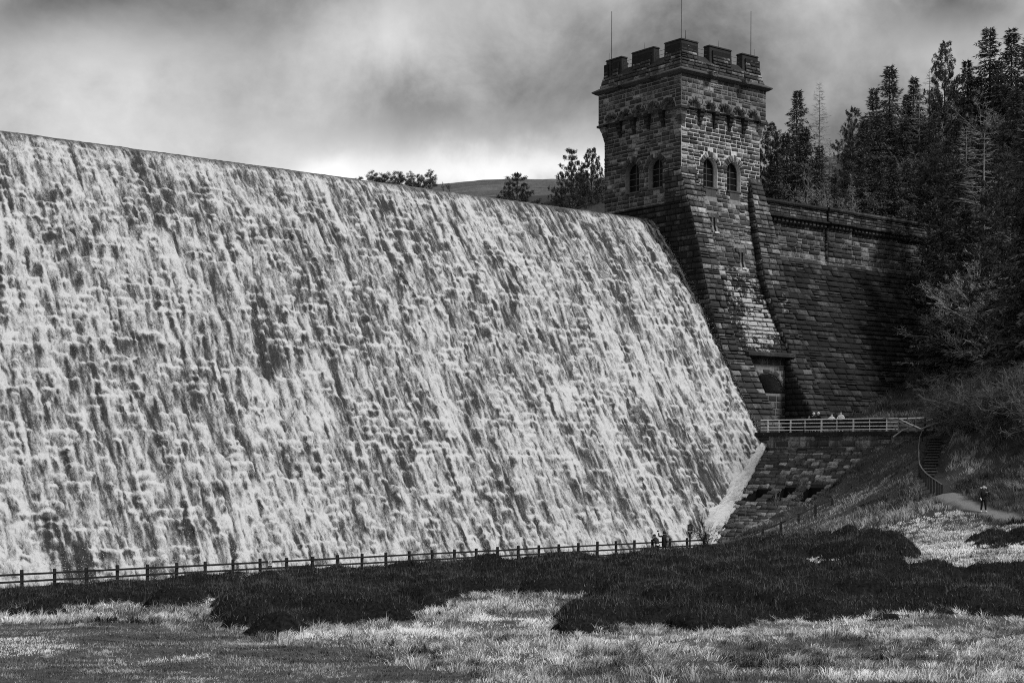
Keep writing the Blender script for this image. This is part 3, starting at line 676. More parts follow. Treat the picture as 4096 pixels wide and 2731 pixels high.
# ------------------------------------------------------------------ dam (overflow body under the water + wing wall)
dam = empty('dam', 'long dark stone dam wing with dentilled parapet running from the tower into the trees', 'dam')
m = MB(); zz = list(np.linspace(32.6, 0, 18)); n = len(zz)
for s_ in (-140, .2):
    for z in zz: m.v.append(tuple(D(s_, -float(Q_FACE(z))+.6, z-.15)))
    m.v.append(tuple(D(s_, 3, 32.4))); m.v.append(tuple(D(s_, 3, 0)))
k = n+2
for i in range(n-1): m.f.append((i, i+1, k+i+1, k+i))
m.f.append((n, 0, k, k+n)); m.f.append((n+1, n, k+n, k+n+1)); m.f.append(tuple(range(k))[::-1]); m.f.append(tuple(k+i for i in range(k)))
m.build('overflow_wall', M['mortar_shade'], dam)
fw = front(Q_WALL); WE = 62
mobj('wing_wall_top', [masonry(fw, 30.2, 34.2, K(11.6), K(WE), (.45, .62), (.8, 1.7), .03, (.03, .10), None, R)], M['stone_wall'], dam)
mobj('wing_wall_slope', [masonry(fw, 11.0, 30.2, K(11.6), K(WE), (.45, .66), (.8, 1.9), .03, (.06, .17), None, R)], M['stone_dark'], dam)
mobj('wall_joints', [core(fw, 30.4, 34.3, K(11.5), K(WE), None, .5)], M['mortar_mid'], dam)
mobj('slope_core', [core(fw, 4, 30.4, K(11.5), K(WE), None, .5)], M['mortar_shade'], dam)
m = MB(); m.dbox(11.4, WE, -.65, 4, 10, 34.3); m.build('heart', M['mortar_shade'], dam)
# parapet with string course, dentils and a rounded coping; steps back out at the two piers
PARS = [(11.5, 26.0, 1.15), (26.0, 30.2, 1.4), (30.2, 44.0, 1.15), (44.0, 48.2, 1.4), (48.2, WE, 1.15)]
pw = []; co_ = MB(); st = MB(); dn = 0
for s0, s1, q_ in PARS:
    f_ = front(lambda z, q_=q_: q_-.15); pw.append(masonry(f_, 34.95, 36.15, K(s0), K(s1), (.26, .36), (.5, 1.0), .02, (.02, .07), None, R))
    co_.add([D(a, -b, c) for a in (s0-.02, s1+.02) for b, c in ((q_-.7, 36.1), (q_+.02, 36.1), (q_+.12, 36.28), (q_+.02, 36.5), (q_-.35, 36.6), (q_-.7, 36.5))],
            [(5, 4, 3, 2, 1, 0), (6, 7, 8, 9, 10, 11)]+[(i, (i+1) % 6, 6+(i+1) % 6, 6+i) for i in range(6)])
    st.add([D(a, -b, c) for a in (s0-.01, s1+.01) for b, c in ((0, 34.62), (q_+.12, 34.62), (q_+.32, 34.74), (q_+.32, 34.86), (q_-.1, 35.0), (0, 35.0))],
            [(5, 4, 3, 2, 1, 0), (6, 7, 8, 9, 10, 11)]+[(i, (i+1) % 6, 6+(i+1) % 6, 6+i) for i in range(6)])
    st.dbox(s0+.03, s1-.03, -q_+.16, 0, 35.0, 36.12)
    x = s0+.3
    while x < s1-.4 and dn < 92:
        mm = MB(); mm.add([D(a, -b, c) for a in (x, x+.34) for b, c in ((.5, 34.1), (q_-.15, 34.18), (q_+.05, 34.35), (q_+.05, 34.61), (.5, 34.61))],
            [(4, 3, 2, 1, 0), (5, 6, 7, 8, 9)]+[(i, (i+1) % 5, 5+(i+1) % 5, 5+i) for i in range(5)]); mm.build('dentil', M['stone_wall'], dam); x += .62; dn += 1
mobj('parapet', pw, M['stone_wall'], dam); co_.build('coping', M['stone_dark'], dam); st.build('string_course', M['stone_dark'], dam)
for s0, s1 in ((26.1, 30.1), (44.1, 48.1)):
    qp_ = prof([40, 30.2, 26.5, 22], [1.05, 1.05, 3.55, 6.1]); f_ = front(qp_)
    mobj('pier', [masonry(f_, 23, 34.2, K(s0), K(s1), (.45, .62), (.8, 1.6), .03, (.04, .12), None, R), masonry(left(s0), 23, 34.2, lambda z: -qp_(z), lambda z: -Q_WALL(z)+.1, (.45, .6), (.5, 1.2), .03, (.03, .08), None, R),
        core(f_, 22, 34.3, K(s0), K(s1), None, .5), core(left(s0), 22, 34.3, lambda z: -qp_(z), lambda z: -Q_WALL(z)+.1, None, .5)], M['stone_wall'], dam)

# ------------------------------------------------------------------ viewing deck, its wall and the paved slope
deck = empty('viewing_platform', 'stone viewing platform at the foot of the tower above the paved slope', 'platform')
q0, q1 = 14.6, 30.0
def sl(q): return s_edge(q)
m = MB(); m.add([D(sl(q0)-.25, -q0, 11.72), D(sl(q1)-.25, -q1, 11.72), D(12, -q1, 11.72), D(12, -q0, 11.72), D(sl(q0)-.25, -q0, 12.05), D(sl(q1)-.25, -q1, 12.05), D(12, -q1, 12.05), D(12, -q0, 12.05)],
    [(3, 2, 1, 0), (4, 5, 6, 7), (0, 1, 5, 4), (1, 2, 6, 5), (2, 3, 7, 6), (3, 0, 4, 7)]); m.dbox(1.0, 11.5, -14.6, -9.5, 11.72, 12.05); m.build('deck_slab', M['stone_dark'], deck)
dm = Vector((0, 0, 0)); e1 = D(sl(q0), -q0, 0); e2 = D(sl(q1), -q1, 0); ed = (e2-e1); EL = ed.length; ed.normalize(); en = Vector((-ed.y, ed.x, 0))
if en.dot(VD) > 0: en = -en
def fwall(a, b, h): return np.stack([e1.x+ed.x*a+en.x*h, e1.y+ed.y*a+en.y*h, b+0*a], -1)
mobj('retaining_wall', [masonry(fwall, 10.2, 11.7, K(0), K(EL), (.45, .6), (.8, 1.5), .025, (.02, .08), None, R), core(fwall, 9.5, 11.75, K(-1), K(EL), None, .5)], M['stone_paving'], deck)
m = MB()
v = [e1+en*.02, e2+en*.02]
RK = .59
slope = empty('stone_revetment', 'paved stone slope with three sockets between the white water and the grass bank', 'revetment')
def frev(a, b, h):    # a along the edge, b = distance down the slope (horizontal), h up
    nx = en.x; ny = en.y
    return np.stack([e1.x+ed.x*a+en.x*(b+.3+h*.5), e1.y+ed.y*a+en.y*(b+.3+h*.5), 10.45-RK*b+h*.86], -1)
# three long sockets
def rev_hit(px, py):       # where a sight line meets the paved slope, in its own (along, down) coordinates
    d = Vector(((px-512)/F, 1, -(py-HZ)/F)); o_ = Vector((0, 0, CAMZ)); best = None
    nrm = Vector((en.x*RK, en.y*RK, 1)); p0 = Vector((e1.x+en.x*.3, e1.y+en.y*.3, 10.45)); t_ = (p0-o_).dot(nrm)/d.dot(nrm); P = o_+d*t_
    v = Vector((P.x-e1.x, P.y-e1.y, 0)); return v.dot(ed), v.dot(en)-.3
SOCK = []
for (xa, ya), (xb, yb) in (((764, 489.5), (748, 499.5)), ((792, 487.5), (774, 499.5)), ((817, 487.5), (799, 499.5))):
    a_, b_a = rev_hit(xa, ya); a2, b_b = rev_hit(xb, yb); SOCK.append((a_, a2, b_a, b_b))
print('SOCK', SOCK)
print('BANK', [toD(*(lambda ab: ((e1+ed*ab[0]+en*(ab[1]+.3)).x, (e1+ed*ab[0]+en*(ab[1]+.3)).y))(rev_hit(*p))) for p in ((863.6, 447.8), (850, 464), (838, 476), (829, 485), (817.6, 493.8), (807, 505.7), (798, 513), (764, 525), (734, 537))])
SW = 1.3
def rex(lo, hi):
    o = []; m_ = (lo+hi)/2
    for a, a2, b_, c in SOCK:
        if hi > b_ and lo < c: f = min(1, max(0, (m_-b_)/(c-b_))); x = a+(a2-a)*f; o.append((x-SW/2, x+SW/2))
    return o
rv = lambda a, b, h: frev(a, b, h)
V_, F_ = masonry(rv, 0, 17, lambda b: -2-b*.25, K(EL+1), (.34, .55), (.45, 1.15), .03, (.03, .16), rex, R)
mobj('paving', [(V_, F_[:, ::-1])], M['stone_paving'], slope)
mobj('bedding', [core(rv, 0, 17, lambda b: -2-b*.3, K(EL+1), rex, .15, -.02)], M['mortar_shade'], slope)
for a, a2, b_, c in SOCK:
    m = MB(); P = lambda x, y, h: Vector(frev(np.array([x]), np.array([y]), np.array([h]))[0]); w2 = SW/2+.05
    vs = [P(a-w2, b_-.1, 0), P(a+w2, b_-.1, 0), P(a2+w2, c+.1, 0), P(a2-w2, c+.1, 0), P(a-w2, b_, -1.3), P(a+w2, b_, -1.3), P(a2+w2, c, -.5), P(a2-w2, c, -.5)]
    m.add(vs, [(4, 5, 6, 7), (0, 1, 5, 4), (1, 2, 6, 5), (2, 3, 7, 6), (3, 0, 4, 7)]); m.build('socket', M['mortar_shade'], slope)
# ------------------------------------------------------------------ the falling water
def mk_water():
    m, t, b = newmat('falling_water', .45, .4); g = nd(t, 'ShaderNodeNewGeometry')
    uv = nd(t, 'ShaderNodeAttribute', attribute_name='flow'); vec = uv.outputs['Vector']      # metres along, metres down the face
    fo = nd(t, 'ShaderNodeAttribute', attribute_name='foam').outputs['Fac']
    lace = nd(t, 'ShaderNodeTexNoise'); lace.inputs['Scale'].default_value = 2.3; lace.inputs['Detail'].default_value = 7; lace.inputs['Roughness'].default_value = .68; lace.inputs['Distortion'].default_value = 1.3
    mp = nd(t, 'ShaderNodeMapping'); mp.inputs['Scale'].default_value = (1.2, .62, 1); t.links.new(vec, mp.inputs[0]); t.links.new(mp.outputs[0], lace.inputs['Vector'])
    ridg = mth(t, 'SUBTRACT', 1.0, mth(t, 'MULTIPLY', mth(t, 'ABSOLUTE', mth(t, 'SUBTRACT', lace.outputs[0], .5)), 5.0))
    fine = ns(t, vec, 7.5, 5, .75, 1.2, mscale=(1, .6, 1))
    f = mth(t, 'ADD', fo, mth(t, 'MULTIPLY', mth(t, 'SUBTRACT', ridg, .35), .42))
    f = mth(t, 'ADD', f, mth(t, 'MULTIPLY', mth(t, 'SUBTRACT', fine, .5), 1.2))
    c = ramp(t, f, [(0.0, .008), (.25, .036), (.46, .13), (.64, .31), (.84, .49), (1.0, .60)])
    t.links.new(c, b.inputs['Base Color'])
    bump(t, b, mth(t, 'ADD', lace.outputs[0], mth(t, 'MULTIPLY', fine, .6)), .7, .14)
    return m
M['water'] = mk_water()
def water_face():
    R = np.random.default_rng(12); ds = .072; dv = .085
    zs = np.linspace(32.85, 0.3, 4000); qs = Q_FACE(zs)
    k_ = np.ones(41)/41
    arc = np.concatenate([[0], np.cumsum(np.hypot(np.diff(zs), np.diff(qs)))]); Lv = arc[-1]
    v = np.arange(0, Lv, dv); s = np.arange(-76, .26, ds); nS, nV = len(s), len(v)
    z0 = np.interp(v, arc, zs); qv = np.interp(v, arc, qs)
    # smooth normal
    dz = np.gradient(z0, v); dq = np.gradient(qv, v); kk = np.ones(9)/9
    dz = np.convolve(np.pad(dz, 4, 'edge'), kk, 'valid'); dq = np.convolve(np.pad(dq, 4, 'edge'), kk, 'valid'); nl = np.hypot(dz, dq); nq, nz = -dz/nl, dq/nl
    SS, VV = np.meshgrid(s, v, indexing='ij'); warp = (fbm(SS*.35, VV*.12, 90, 3)-.5)*.9
    foam = np.full(SS.shape, .50); off = np.zeros(SS.shape)
    # courses of the stone face under the water: ledges all along
    course = .66; W1 = (fbm(SS*2.6, VV*2.6, 101, 4)-.5); W2 = (fbm(SS*2.6+40, VV*2.6, 111, 4)-.5); ncr = int(Lv/course)
    n_feat = 0
    env_t = np.clip(VV/3.0, .25, 1)
    for k in range(1, ncr):
        vk = k*course+R.uniform(-.08, .08); x = -76+R.uniform(0, 2)
        amp0 = min(1, .35+vk/9)
        while x < .2:
            wd = R.uniform(.28, .85)*(1 if R.random() > .15 else 2.4); 
            if R.random() < .45:
                Ln = R.uniform(1.0, 2.4)*(1 if R.random() > .25 else 1.8); hh = R.uniform(.08, .34)*amp0; st_ = R.uniform(.5, 1.0)*amp0; dark = R.uniform(.15, 1.15)**1.2*amp0; lean = R.uniform(-.15, .15)
                cx = x+wd/2; i0 = max(0, int((cx-wd*1.3-s[0])/ds)); i1 = min(nS, int((cx+wd*1.3-s[0])/ds)+2); j0 = max(0, int((vk-.3)/dv)); j1 = min(nV, int((vk+Ln*1.3)/dv)+2)
                if i1-i0 > 2 and j1-j0 > 3:
                    sv = SS[i0:i1, j0:j1]+W1[i0:i1, j0:j1]*.45; vv = VV[i0:i1, j0:j1]+W2[i0:i1, j0:j1]*.45; t_ = (vv-vk)/Ln; ed_ = vk+.10*((sv-cx)/(wd*.6))**2*1.0+(vnoise(sv*2.2, vv*0+k, 77)-.5)*.22
                    tt = (vv-ed_)/Ln
                    spread = wd*.5*(1+.25*np.clip(tt, 0, 1)); a = (sv-cx-lean*(vv-vk))/spread
                    across = np.clip(1.15-np.abs(a)**2.6, 0, 1)
                    on = 1/(1+np.exp(-(vv-ed_)/.035))
                    jet = on*across*np.clip(1-tt, 0, 1)**1.2
                    o_ = hh*np.sqrt(np.clip((vv-ed_)/.35, 0, 1))*np.clip(1-tt, 0, 1)**1.1*across*on
                    off[i0:i1, j0:j1] = np.maximum(off[i0:i1, j0:j1]*(1-.35*jet), o_+off[i0:i1, j0:j1]*.35)
                    cap = np.exp(-((vv-ed_-.14)/.17)**2)*across*on
                    rim = np.exp(-((a-.75)/.28)**2)*np.clip(1-tt, 0, 1)*on
                    hollow_shade = across*np.exp(-((tt-.42)/.26)**2)*np.exp(-((a+.22)/.5)**2)
                    foam[i0:i1, j0:j1] += st_*.58*cap+st_*.22*rim*(tt > 0)+.10*jet-dark*.52*hollow_shade  # bright right rim and shaded left hollow are put into the foam tone
                x += wd*R.uniform(.8, 1.3)
            else: x += wd
    strk = fbm(SS*3.3+warp*1.2, VV*.36, 50, 4); blot = fbm(SS*.42+warp, VV*.22, 60, 4); mid_ = fbm(SS*1.1, VV*.85, 65, 4); big = fbm(SS*.07, VV*.08, 70, 3); thin = fbm(SS*6.0+warp*3, VV*1.6, 55, 3)
    foam += (strk-.5)*1.0+(blot-.5)*.50+(mid_-.5)*.3+(big-.5)*.15+(thin-.5)*.85-.08
    dk = np.clip((fbm(SS*.30+warp, VV*.11+7, 131, 3)-.52)/.16, 0, 1); foam -= dk*(.05+.6*np.clip(.56-strk, 0, .4))
    veil = np.clip((fbm(SS*.45+warp, VV*.2+2, 141, 3)-.55)/.15, 0, 1); foam += veil*.14; off *= 1-.45*veil
    foam += .05*np.clip(VV/30, 0, 1)
    # narrow black rents where the stone shows
    rent = fbm(SS*1.7+warp*1.2+W1*.4, VV*.26+3, 81, 3); foam -= .42*np.clip((rent-.65)/.10, 0, 1)
    lip = np.clip(1.5-VV/.9, 0, 1); foam = foam*(1-lip)+(.12+(fbm(SS*1.2, VV*3, 44, 3)-.5)*.5)*lip
    foot = np.clip((VV-(Lv-7))/6, 0, 1); foam = foam+foot*.12
    off += (mid_-.5)*.14*env_t+(thin-.5)*.10*env_t+(strk-.5)*.16*env_t+(fbm(SS*.8, VV*6, 46, 2)-.5)*.05
    # a thick roll of water at the tower side, spray edge
    edge = np.clip((SS+.9)/1.1, 0, 1); off += edge*.12*vnoise(VV*1.5, SS*0, 99)
    P = Dn(SS, -(qv[None]+off*nq[None]), z0[None]+off*nz[None]).reshape(-1, 3)
    i = np.arange(nS*nV).reshape(nS, nV); Fq = np.stack([i[:-1, :-1], i[:-1, 1:], i[1:, 1:], i[1:, :-1]], -1).reshape(-1, 4)
    me = npmesh('waterfall', P, Fq, True)
    a = me.attributes.new('foam', 'FLOAT', 'POINT'); a.data.foreach_set('value', np.clip(foam, -.3, 1.3).astype(np.float32).ravel())
    a = me.attributes.new('flow', 'FLOAT_VECTOR', 'POINT'); a.data.foreach_set('vector', np.stack([SS, VV, off*2], -1).astype(np.float32).ravel())
    o = link('waterfall', me, M['water']); o['kind'] = 'structure'; return o
wf = water_face()
def foam_sheet(name, fn, na, nb, la, lb, base, amp, seed, parent=None):
    A, B = np.meshgrid(np.linspace(0, 1, na), np.linspace(0, 1, nb), indexing='ij'); n = fbm(A*la*1.1, B*lb*1.1, seed, 4); n2 = fbm(A*la*3, B*lb*3, seed+9, 3)
    P = fn(A, B, (n-.4)*amp+(n2-.5)*amp*.5).reshape(-1, 3); i = np.arange(na*nb).reshape(na, nb); Fq = np.stack([i[:-1, :-1], i[:-1, 1:], i[1:, 1:], i[1:, :-1]], -1).reshape(-1, 4)
    me = npmesh(name, P, Fq, True); a = me.attributes.new('foam', 'FLOAT', 'POINT'); a.data.foreach_set('value', (base+(n-.5)*.9+(n2-.5)*.5).astype(np.float32).ravel())
    a = me.attributes.new('flow', 'FLOAT_VECTOR', 'POINT'); a.data.foreach_set('vector', np.stack([A*la, B*lb, n], -1).astype(np.float32).ravel())
    o = link(name, me, M['water']); o['kind'] = 'structure'; return o
# white torrent running down the corner between the fall and the paved slope
def corner_fn(A, B, h):
    z = 10.7-9.2*A; q = Q_FACE(z); wj = .8+.25*np.sin(A*23)+.5*vnoise(A*14, B*0, 5)
    u = (B-.5)*2; wide = (.55+1.3*A)*wj; across = np.where(u > 0, u*wide*.9, u*wide*1.5)
    s_i = s_edge(q)+(z-10.45)/RK-.3; zz = z+np.where(across > 0, across*RK*.86, 0)
    return Dn(s_i+across, -(q+.35*(1-np.abs(u)**3)), zz+.30*(1-np.abs(u)**3)+h)
foam_sheet('torrent', corner_fn, 300, 60, 19, 3.2, .76, .55, 300)
# drifting spray: droplets thrown off the foot and the right-hand edge of the fall
RS = np.random.default_rng(606)
def droplets(n_foot, n_edge, n_face):
    s1 = RS.uniform(-76, -9, n_foot); z1 = 1.2+RS.exponential(1.15, n_foot)*(.5+fbm(s1*.5, s1*0, 3, 2)); o1 = RS.exponential(.55, n_foot)+.15
    z2 = RS.uniform(4, 31, n_edge); s2 = .1+np.abs(RS.normal(0, .22, n_edge))-.25; o2 = RS.exponential(.22, n_edge)+.1
    z3 = RS.uniform(2, 31.5, n_face); s3 = RS.uniform(-76, 0, n_face); kp = fbm(s3*.5, z3*.3, 151, 3) > .5; z3, s3 = z3[kp], s3[kp]; o3 = RS.exponential(.28, len(s3))+.25
    s = np.concatenate([s1, s2, s3]); z = np.concatenate([z1, z2, z3]); o = np.concatenate([o1, o2, o3]); P = Dn(s, -(Q_FACE(z)+o), z); n = len(P)
    d = RS.normal(0, 1, (n, 3)); d /= np.linalg.norm(d, axis=1)[:, None]; e = np.cross(d, RS.normal(0, 1, (n, 3))); e /= np.linalg.norm(e, axis=1)[:, None]; g = np.cross(d, e); r = RS.uniform(.010, .032, n)[:, None]
    V = np.stack([P+d*r, P+e*r, P+g*r, P-(d+e+g)*r*.6], 1).reshape(-1, 3); b = (np.arange(n)*4)[:, None]
    return V, np.concatenate([b+np.array([[0, 1, 2]]), b+np.array([[0, 3, 1]]), b+np.array([[1, 3, 2]]), b+np.array([[2, 3, 0]])])
V_, F_ = droplets(42000, 2600, 42000); o = link('spray', npmesh('spray', V_, F_), plain('spray_drops', .72, .5, .3, .02)); tag(o, 'fine white spray drifting off the falling water', 'spray', kind='stuff')
# churned basin at the foot, reservoir above
foam_sheet('basin_water', lambda A, B, h: Dn(-110+100*A, -(18+6.0*B), 1.25+h), 700, 40, 100, 6, .78, .35, 310)
m = MB(); m.add([D(-400, -.25, 32.72), D(.4, -.25, 32.72), D(.4, 4, 32.72), D(20, 110, 32.72), D(-60, 140, 32.72), D(-400, 140, 32.72)], [(0, 1, 2, 3, 4, 5)])
def mk_res():
    m_, t, b = newmat('reservoir_water', .15, .5); g = nd(t, 'ShaderNodeNewGeometry'); b.inputs['Base Color'].default_value = (.03, .03, .03, 1)
    bump(t, b, ns(t, g.outputs['Position'], 1.2, 5, .6), .6, .3); return m_
o = m.build('reservoir_surface', mk_res()); o['kind'] = 'structure'
# ------------------------------------------------------------------ vegetation
def leaf_mat(name, lo, hi, rough=.7, tone=False, transl=.0):
    m, t, b = newmat(name, rough, .25); g = nd(t, 'ShaderNodeNewGeometry')
    f = mth(t, 'MULTIPLY', g.outputs['Random Per Island'], .6)
    f = mth(t, 'ADD', f, mth(t, 'MULTIPLY', ns(t, g.outputs['Position'], .9, 4, .6), .5))
    if tone:
        a = nd(t, 'ShaderNodeAttribute', attribute_name='tone'); f = mth(t, 'ADD', mth(t, 'MULTIPLY', f, .45), a.outputs['Fac'])
    t.links.new(ramp(t, f, [(.15, lo), (.85, hi)]), b.inputs['Base Color']); return m
M['spruce'] = leaf_mat('spruce_needles', .014, .115); M['pine'] = leaf_mat('pine_needles', .014, .12); M['larch'] = leaf_mat('bare_twigs', .12, .42)
M['bark'] = plain('bark', .05, .9, .1, .4, 6); M['bark_pale'] = plain('bark_pale', .20, .8, .2, .4, 6)
M['twig'] = leaf_mat('hedge_twigs', .05, .16); M['twig_dark'] = leaf_mat('sapling_twigs', .012, .03)
M['grass_long'] = leaf_mat('dry_grass', .04, .92, tone=True); M['turf'] = leaf_mat('turf_blades', .045, .8, tone=True); M['bank_grass'] = leaf_mat('bank_grass', .02, .40, tone=True)
M['heather'] = leaf_mat('heather_sprigs', .005, .12, tone=True); M['heather_shade'] = plain('heather_mound', .011, .95, .05, .8, 9)  # near-black mound base puts shade into the crevices between heather domes

def tri_sprays(C, Dn_, ln, wd, R, n=3, spread=.5):
    """n narrow triangles at each point C (k,3) fanned about direction Dn_"""
    k = len(C); C = np.repeat(C, n, 0); Dv = np.repeat(Dn_, n, 0)+R.normal(0, spread, (k*n, 3)); Dv /= np.linalg.norm(Dv, axis=1)[:, None]
    Lr = np.repeat(ln, n)*R.uniform(.6, 1.15, k*n); sd = np.cross(Dv, R.normal(0, 1, (k*n, 3))); sd /= np.linalg.norm(sd, axis=1)[:, None]; sd *= (np.repeat(wd, n))[:, None]*.5
    V = np.stack([C-sd*.35-Dv*0, C+Dv*(Lr*.5)[:, None]+sd, C+Dv*Lr[:, None], C+Dv*(Lr*.5)[:, None]-sd], 1).reshape(-1, 3)
    return V, np.arange(k*n*4).reshape(-1, 4)
def trunk_mesh(h, r, R, n=7, lean=.01):
    m = MB(); k = 8; ox, oy = R.uniform(-lean, lean, 2)
    m.tube([(ox*h*(i/k)**1.5, oy*h*(i/k)**1.5, -.5+(h+.5)*i/k) for i in range(k+1)], [r*(1-.93*(i/k)**.9) for i in range(k+1)], n); return m
def proto_tree(kind, seed):
    """unit tree about 16 m high; returns (trunk mesh, crown mesh)"""
    R = np.random.default_rng(seed); h = 16.0; C = []; Dd = []; L_ = []; Wd = []
    tm = trunk_mesh(h*.985, .26 if kind != 'round_pine' else .22, R)
    if kind == 'spruce':
        z = 1.6
        while z < h-.25:
            u = z/h; rl = (4.9*(1-u)**.95+.12)*R.uniform(.6, 1.15); nb = 5
            a0 = R.uniform(0, 6.28)
            for j in range(nb):
                a = a0+6.283*j/nb+R.uniform(-.3, .3); l = rl*R.uniform(.45, 1.2); dr = np.array([math.cos(a), math.sin(a), 0]); up = R.uniform(.1, .35) if u > .8 else R.uniform(-.25, .05)
                m_ = max(3, int(l/.15)); tt = (np.arange(m_)+R.uniform(0, 1, m_))/m_
                zz = z+l*(up*tt-.28*tt**2+.20*tt**3)
                P = np.outer(tt*l, dr)+np.stack([0*tt, 0*tt, zz], 1)
                if j % 2 == 0: tm.tube([(0, 0, z), tuple(P[len(P)//2]), tuple(P[-1])], [.045*(1-u)+.012, .025*(1-u)+.01, .006], 3, False)
                sd = np.array([-dr[1], dr[0], 0])
                for sgn in (-1, 1):
                    tw = (1-tt)*l*.30+.14; off_ = R.uniform(.0, 1, m_)**1.5*tw*.8
                    Q = P+np.outer(off_*sgn, sd)+np.stack([0*tt, 0*tt, -off_*.35], 1); C.append(Q)
                    Dd.append(dr[None]*.6+sd[None]*sgn*.7+np.array([[0, 0, -.35+up]])+np.zeros((m_, 3))); L_.append(np.full(m_, .46)*R.uniform(.7, 1.2, m_)); Wd.append(np.full(m_, .075))
            z += R.uniform(.20, .44)*(1 if u < .8 else .8)
        sp = .33; nn = 3
    elif kind == 'pine':
        z = 2.5
        while z < h-.3:
            u = z/h; rl = (4.9*(1-u)**.80+.15)*R.uniform(.7, 1.15); nb = 6
            a0 = R.uniform(0, 6.28)
            for j in range(nb):
                a = a0+6.283*j/nb+R.uniform(-.4, .4); l = rl*R.uniform(.55, 1.2); dr = np.array([math.cos(a), math.sin(a), 0])
                bend = R.uniform(.25, .55)
                tm.tube([(0, 0, z), tuple(dr*l*.5+np.array([0, 0, z+.05*l])), tuple(dr*l+np.array([0, 0, z+bend*l]))], [.06*(1-u)+.015, .04*(1-u)+.01, .012], 3, False)
                for q in range(max(3, int(l/.17))):
                    t_ = R.uniform(.25, 1.0)**.7; c = dr*l*t_+np.array([0, 0, z+.05*l*t_+bend*l*t_**2*.9])+R.normal(0, .10*l*t_**.5*.5+.05, 3)*np.array([1, 1, .4])
                    k_ = 7; hgt = np.linspace(-.05, .30, k_)       # upright bottle-brush shoots
                    C.append(c[None]+np.stack([0*hgt, 0*hgt, hgt], 1)); dd = R.normal(0, 1, (k_, 3)); dd[:, :2] *= .55; dd[:, 2] = np.abs(dd[:, 2])*.8+.35; Dd.append(dd/np.linalg.norm(dd, axis=1)[:, None]); L_.append(np.full(k_, .26)); Wd.append(np.full(k_, .055))
            z += R.uniform(.55, .85)
        sp = .6; nn = 4
    elif kind == 'round_pine':
        for q in range(60):
            a = R.uniform(0, 6.28); u = R.uniform(0, 1)**.5; rr = 4.6*u; zc = 6.5+R.uniform(0, 8.5)*(1-(u*.85)**2)**.5
            cc = np.array([math.cos(a)*rr, math.sin(a)*rr, zc]); tm.tube([(0, 0, max(3, zc-3.0)), tuple(cc)], [.1, .03], 3, False)
            k_ = 95; P = cc[None]+R.normal(0, .55, (k_, 3))*np.array([1.2, 1.2, .6]); C.append(P); dd = R.normal(0, 1, (k_, 3)); dd[:, 2] += .6; Dd.append(dd/np.linalg.norm(dd, axis=1)[:, None]); L_.append(np.full(k_, .5)); Wd.append(np.full(k_, .14))
        sp = .5; nn = 2
    elif kind == 'larch':
        z = 1.5
        while z < h-.2:
            u = z/h; rl = (3.2*(1-u)**.75+.15)*R.uniform(.7, 1.15)
            for j in range(5):
                a = R.uniform(0, 6.28); l = rl*R.uniform(.5, 1.1); dr = np.array([math.cos(a), math.sin(a), 0]); up = R.uniform(.1, .35)
                pts = [(0, 0, z)]+[tuple(dr*l*t_+np.array([0, 0, z-.12*l*t_+up*l*t_**2])) for t_ in (.4, .75, 1)]
                tm.tube(pts, [.05*(1-u)+.014, .03*(1-u)+.01, .014, .006], 3, False)
                k_ = max(3, int(l/.16)); tt = R.uniform(.15, 1, k_); P = np.outer(tt*l, dr)+np.stack([0*tt, 0*tt, z-.12*l*tt+up*l*tt**2], 1); C.append(P)
                sd = np.array([-dr[1], dr[0], 0]); sg = R.choice([-1, 1], k_); dd = dr[None]*.7+np.outer(sg, sd)*.7+np.array([[0, 0, .1]])+np.zeros((k_, 3)); Dd.append(dd); L_.append(np.full(k_, .55)); Wd.append(np.full(k_, .028))
            z += R.uniform(.28, .42)
        sp = .3; nn = 2
    V, Fq = tri_sprays(np.concatenate(C), np.concatenate(Dd), np.concatenate(L_), np.concatenate(Wd), R, nn, sp)
    return tm.mesh('trunk', False), npmesh('crown', V, Fq)
def bare_mesh(seed, h=8, stems=1, depth=4, spread=.5, r=.09, twig=.02, lean=0.0, curve=.12, kids=(3, 5)):
    """recursive leafless tree / bush: returns stem MB and twig arrays"""
    R = np.random.default_rng(seed); tm = MB(); C = []; Dd = []; L_ = []
    def rec(p, d, l, rad, lev):
        pts = [p]; q = p.copy(); dd = d.copy(); n = 4
        for i in range(n):
            dd = dd+R.normal(0, curve, 3)+np.array([0, 0, .05]); dd /= np.linalg.norm(dd); q = q+dd*l/n; pts.append(q.copy())
        tm.tube([tuple(x) for x in pts], [max(.007, rad*(1-.55*i/n)) for i in range(n+1)], 5 if lev == 0 else 3, False)
        if lev >= depth-1:
            k_ = 7; i_ = R.integers(1, n+1, k_); C.append(np.array(pts)[i_]); x = dd[None]+R.normal(0, .6, (k_, 3)); Dd.append(x/np.linalg.norm(x, axis=1)[:, None]); L_.append(R.uniform(.25, .6, k_)*min(1, h/5)); return
        for j in range(R.integers(*kids)+ (2 if lev == 0 else 0)):
            i = R.integers(1, n+1); x = dd+R.normal(0, spread, 3); x[2] = x[2]*.8+.12; x /= np.linalg.norm(x)
            rec(pts[i], x, l*R.uniform(.45, .72), rad*.5, lev+1)
    for s_ in range(stems):
        a = R.uniform(0, 6.28); sp_ = (.05 if stems == 1 else .45); d0 = np.array([math.cos(a)*sp_+lean, math.sin(a)*sp_, 1.0]); d0 /= np.linalg.norm(d0)
        rec(np.array([math.cos(a)*.12*stems**.5, math.sin(a)*.12*stems**.5, -.3]), d0, h*(.55 if stems == 1 else .5)*R.uniform(.8, 1.1), r, 0)
    V, Fq = tri_sprays(np.concatenate(C), np.concatenate(Dd), np.concatenate(L_), np.full(sum(len(c) for c in C), twig), R, 2, .35)
    return tm.mesh('stems'), npmesh('twigs', V, Fq)
PROTO = {}
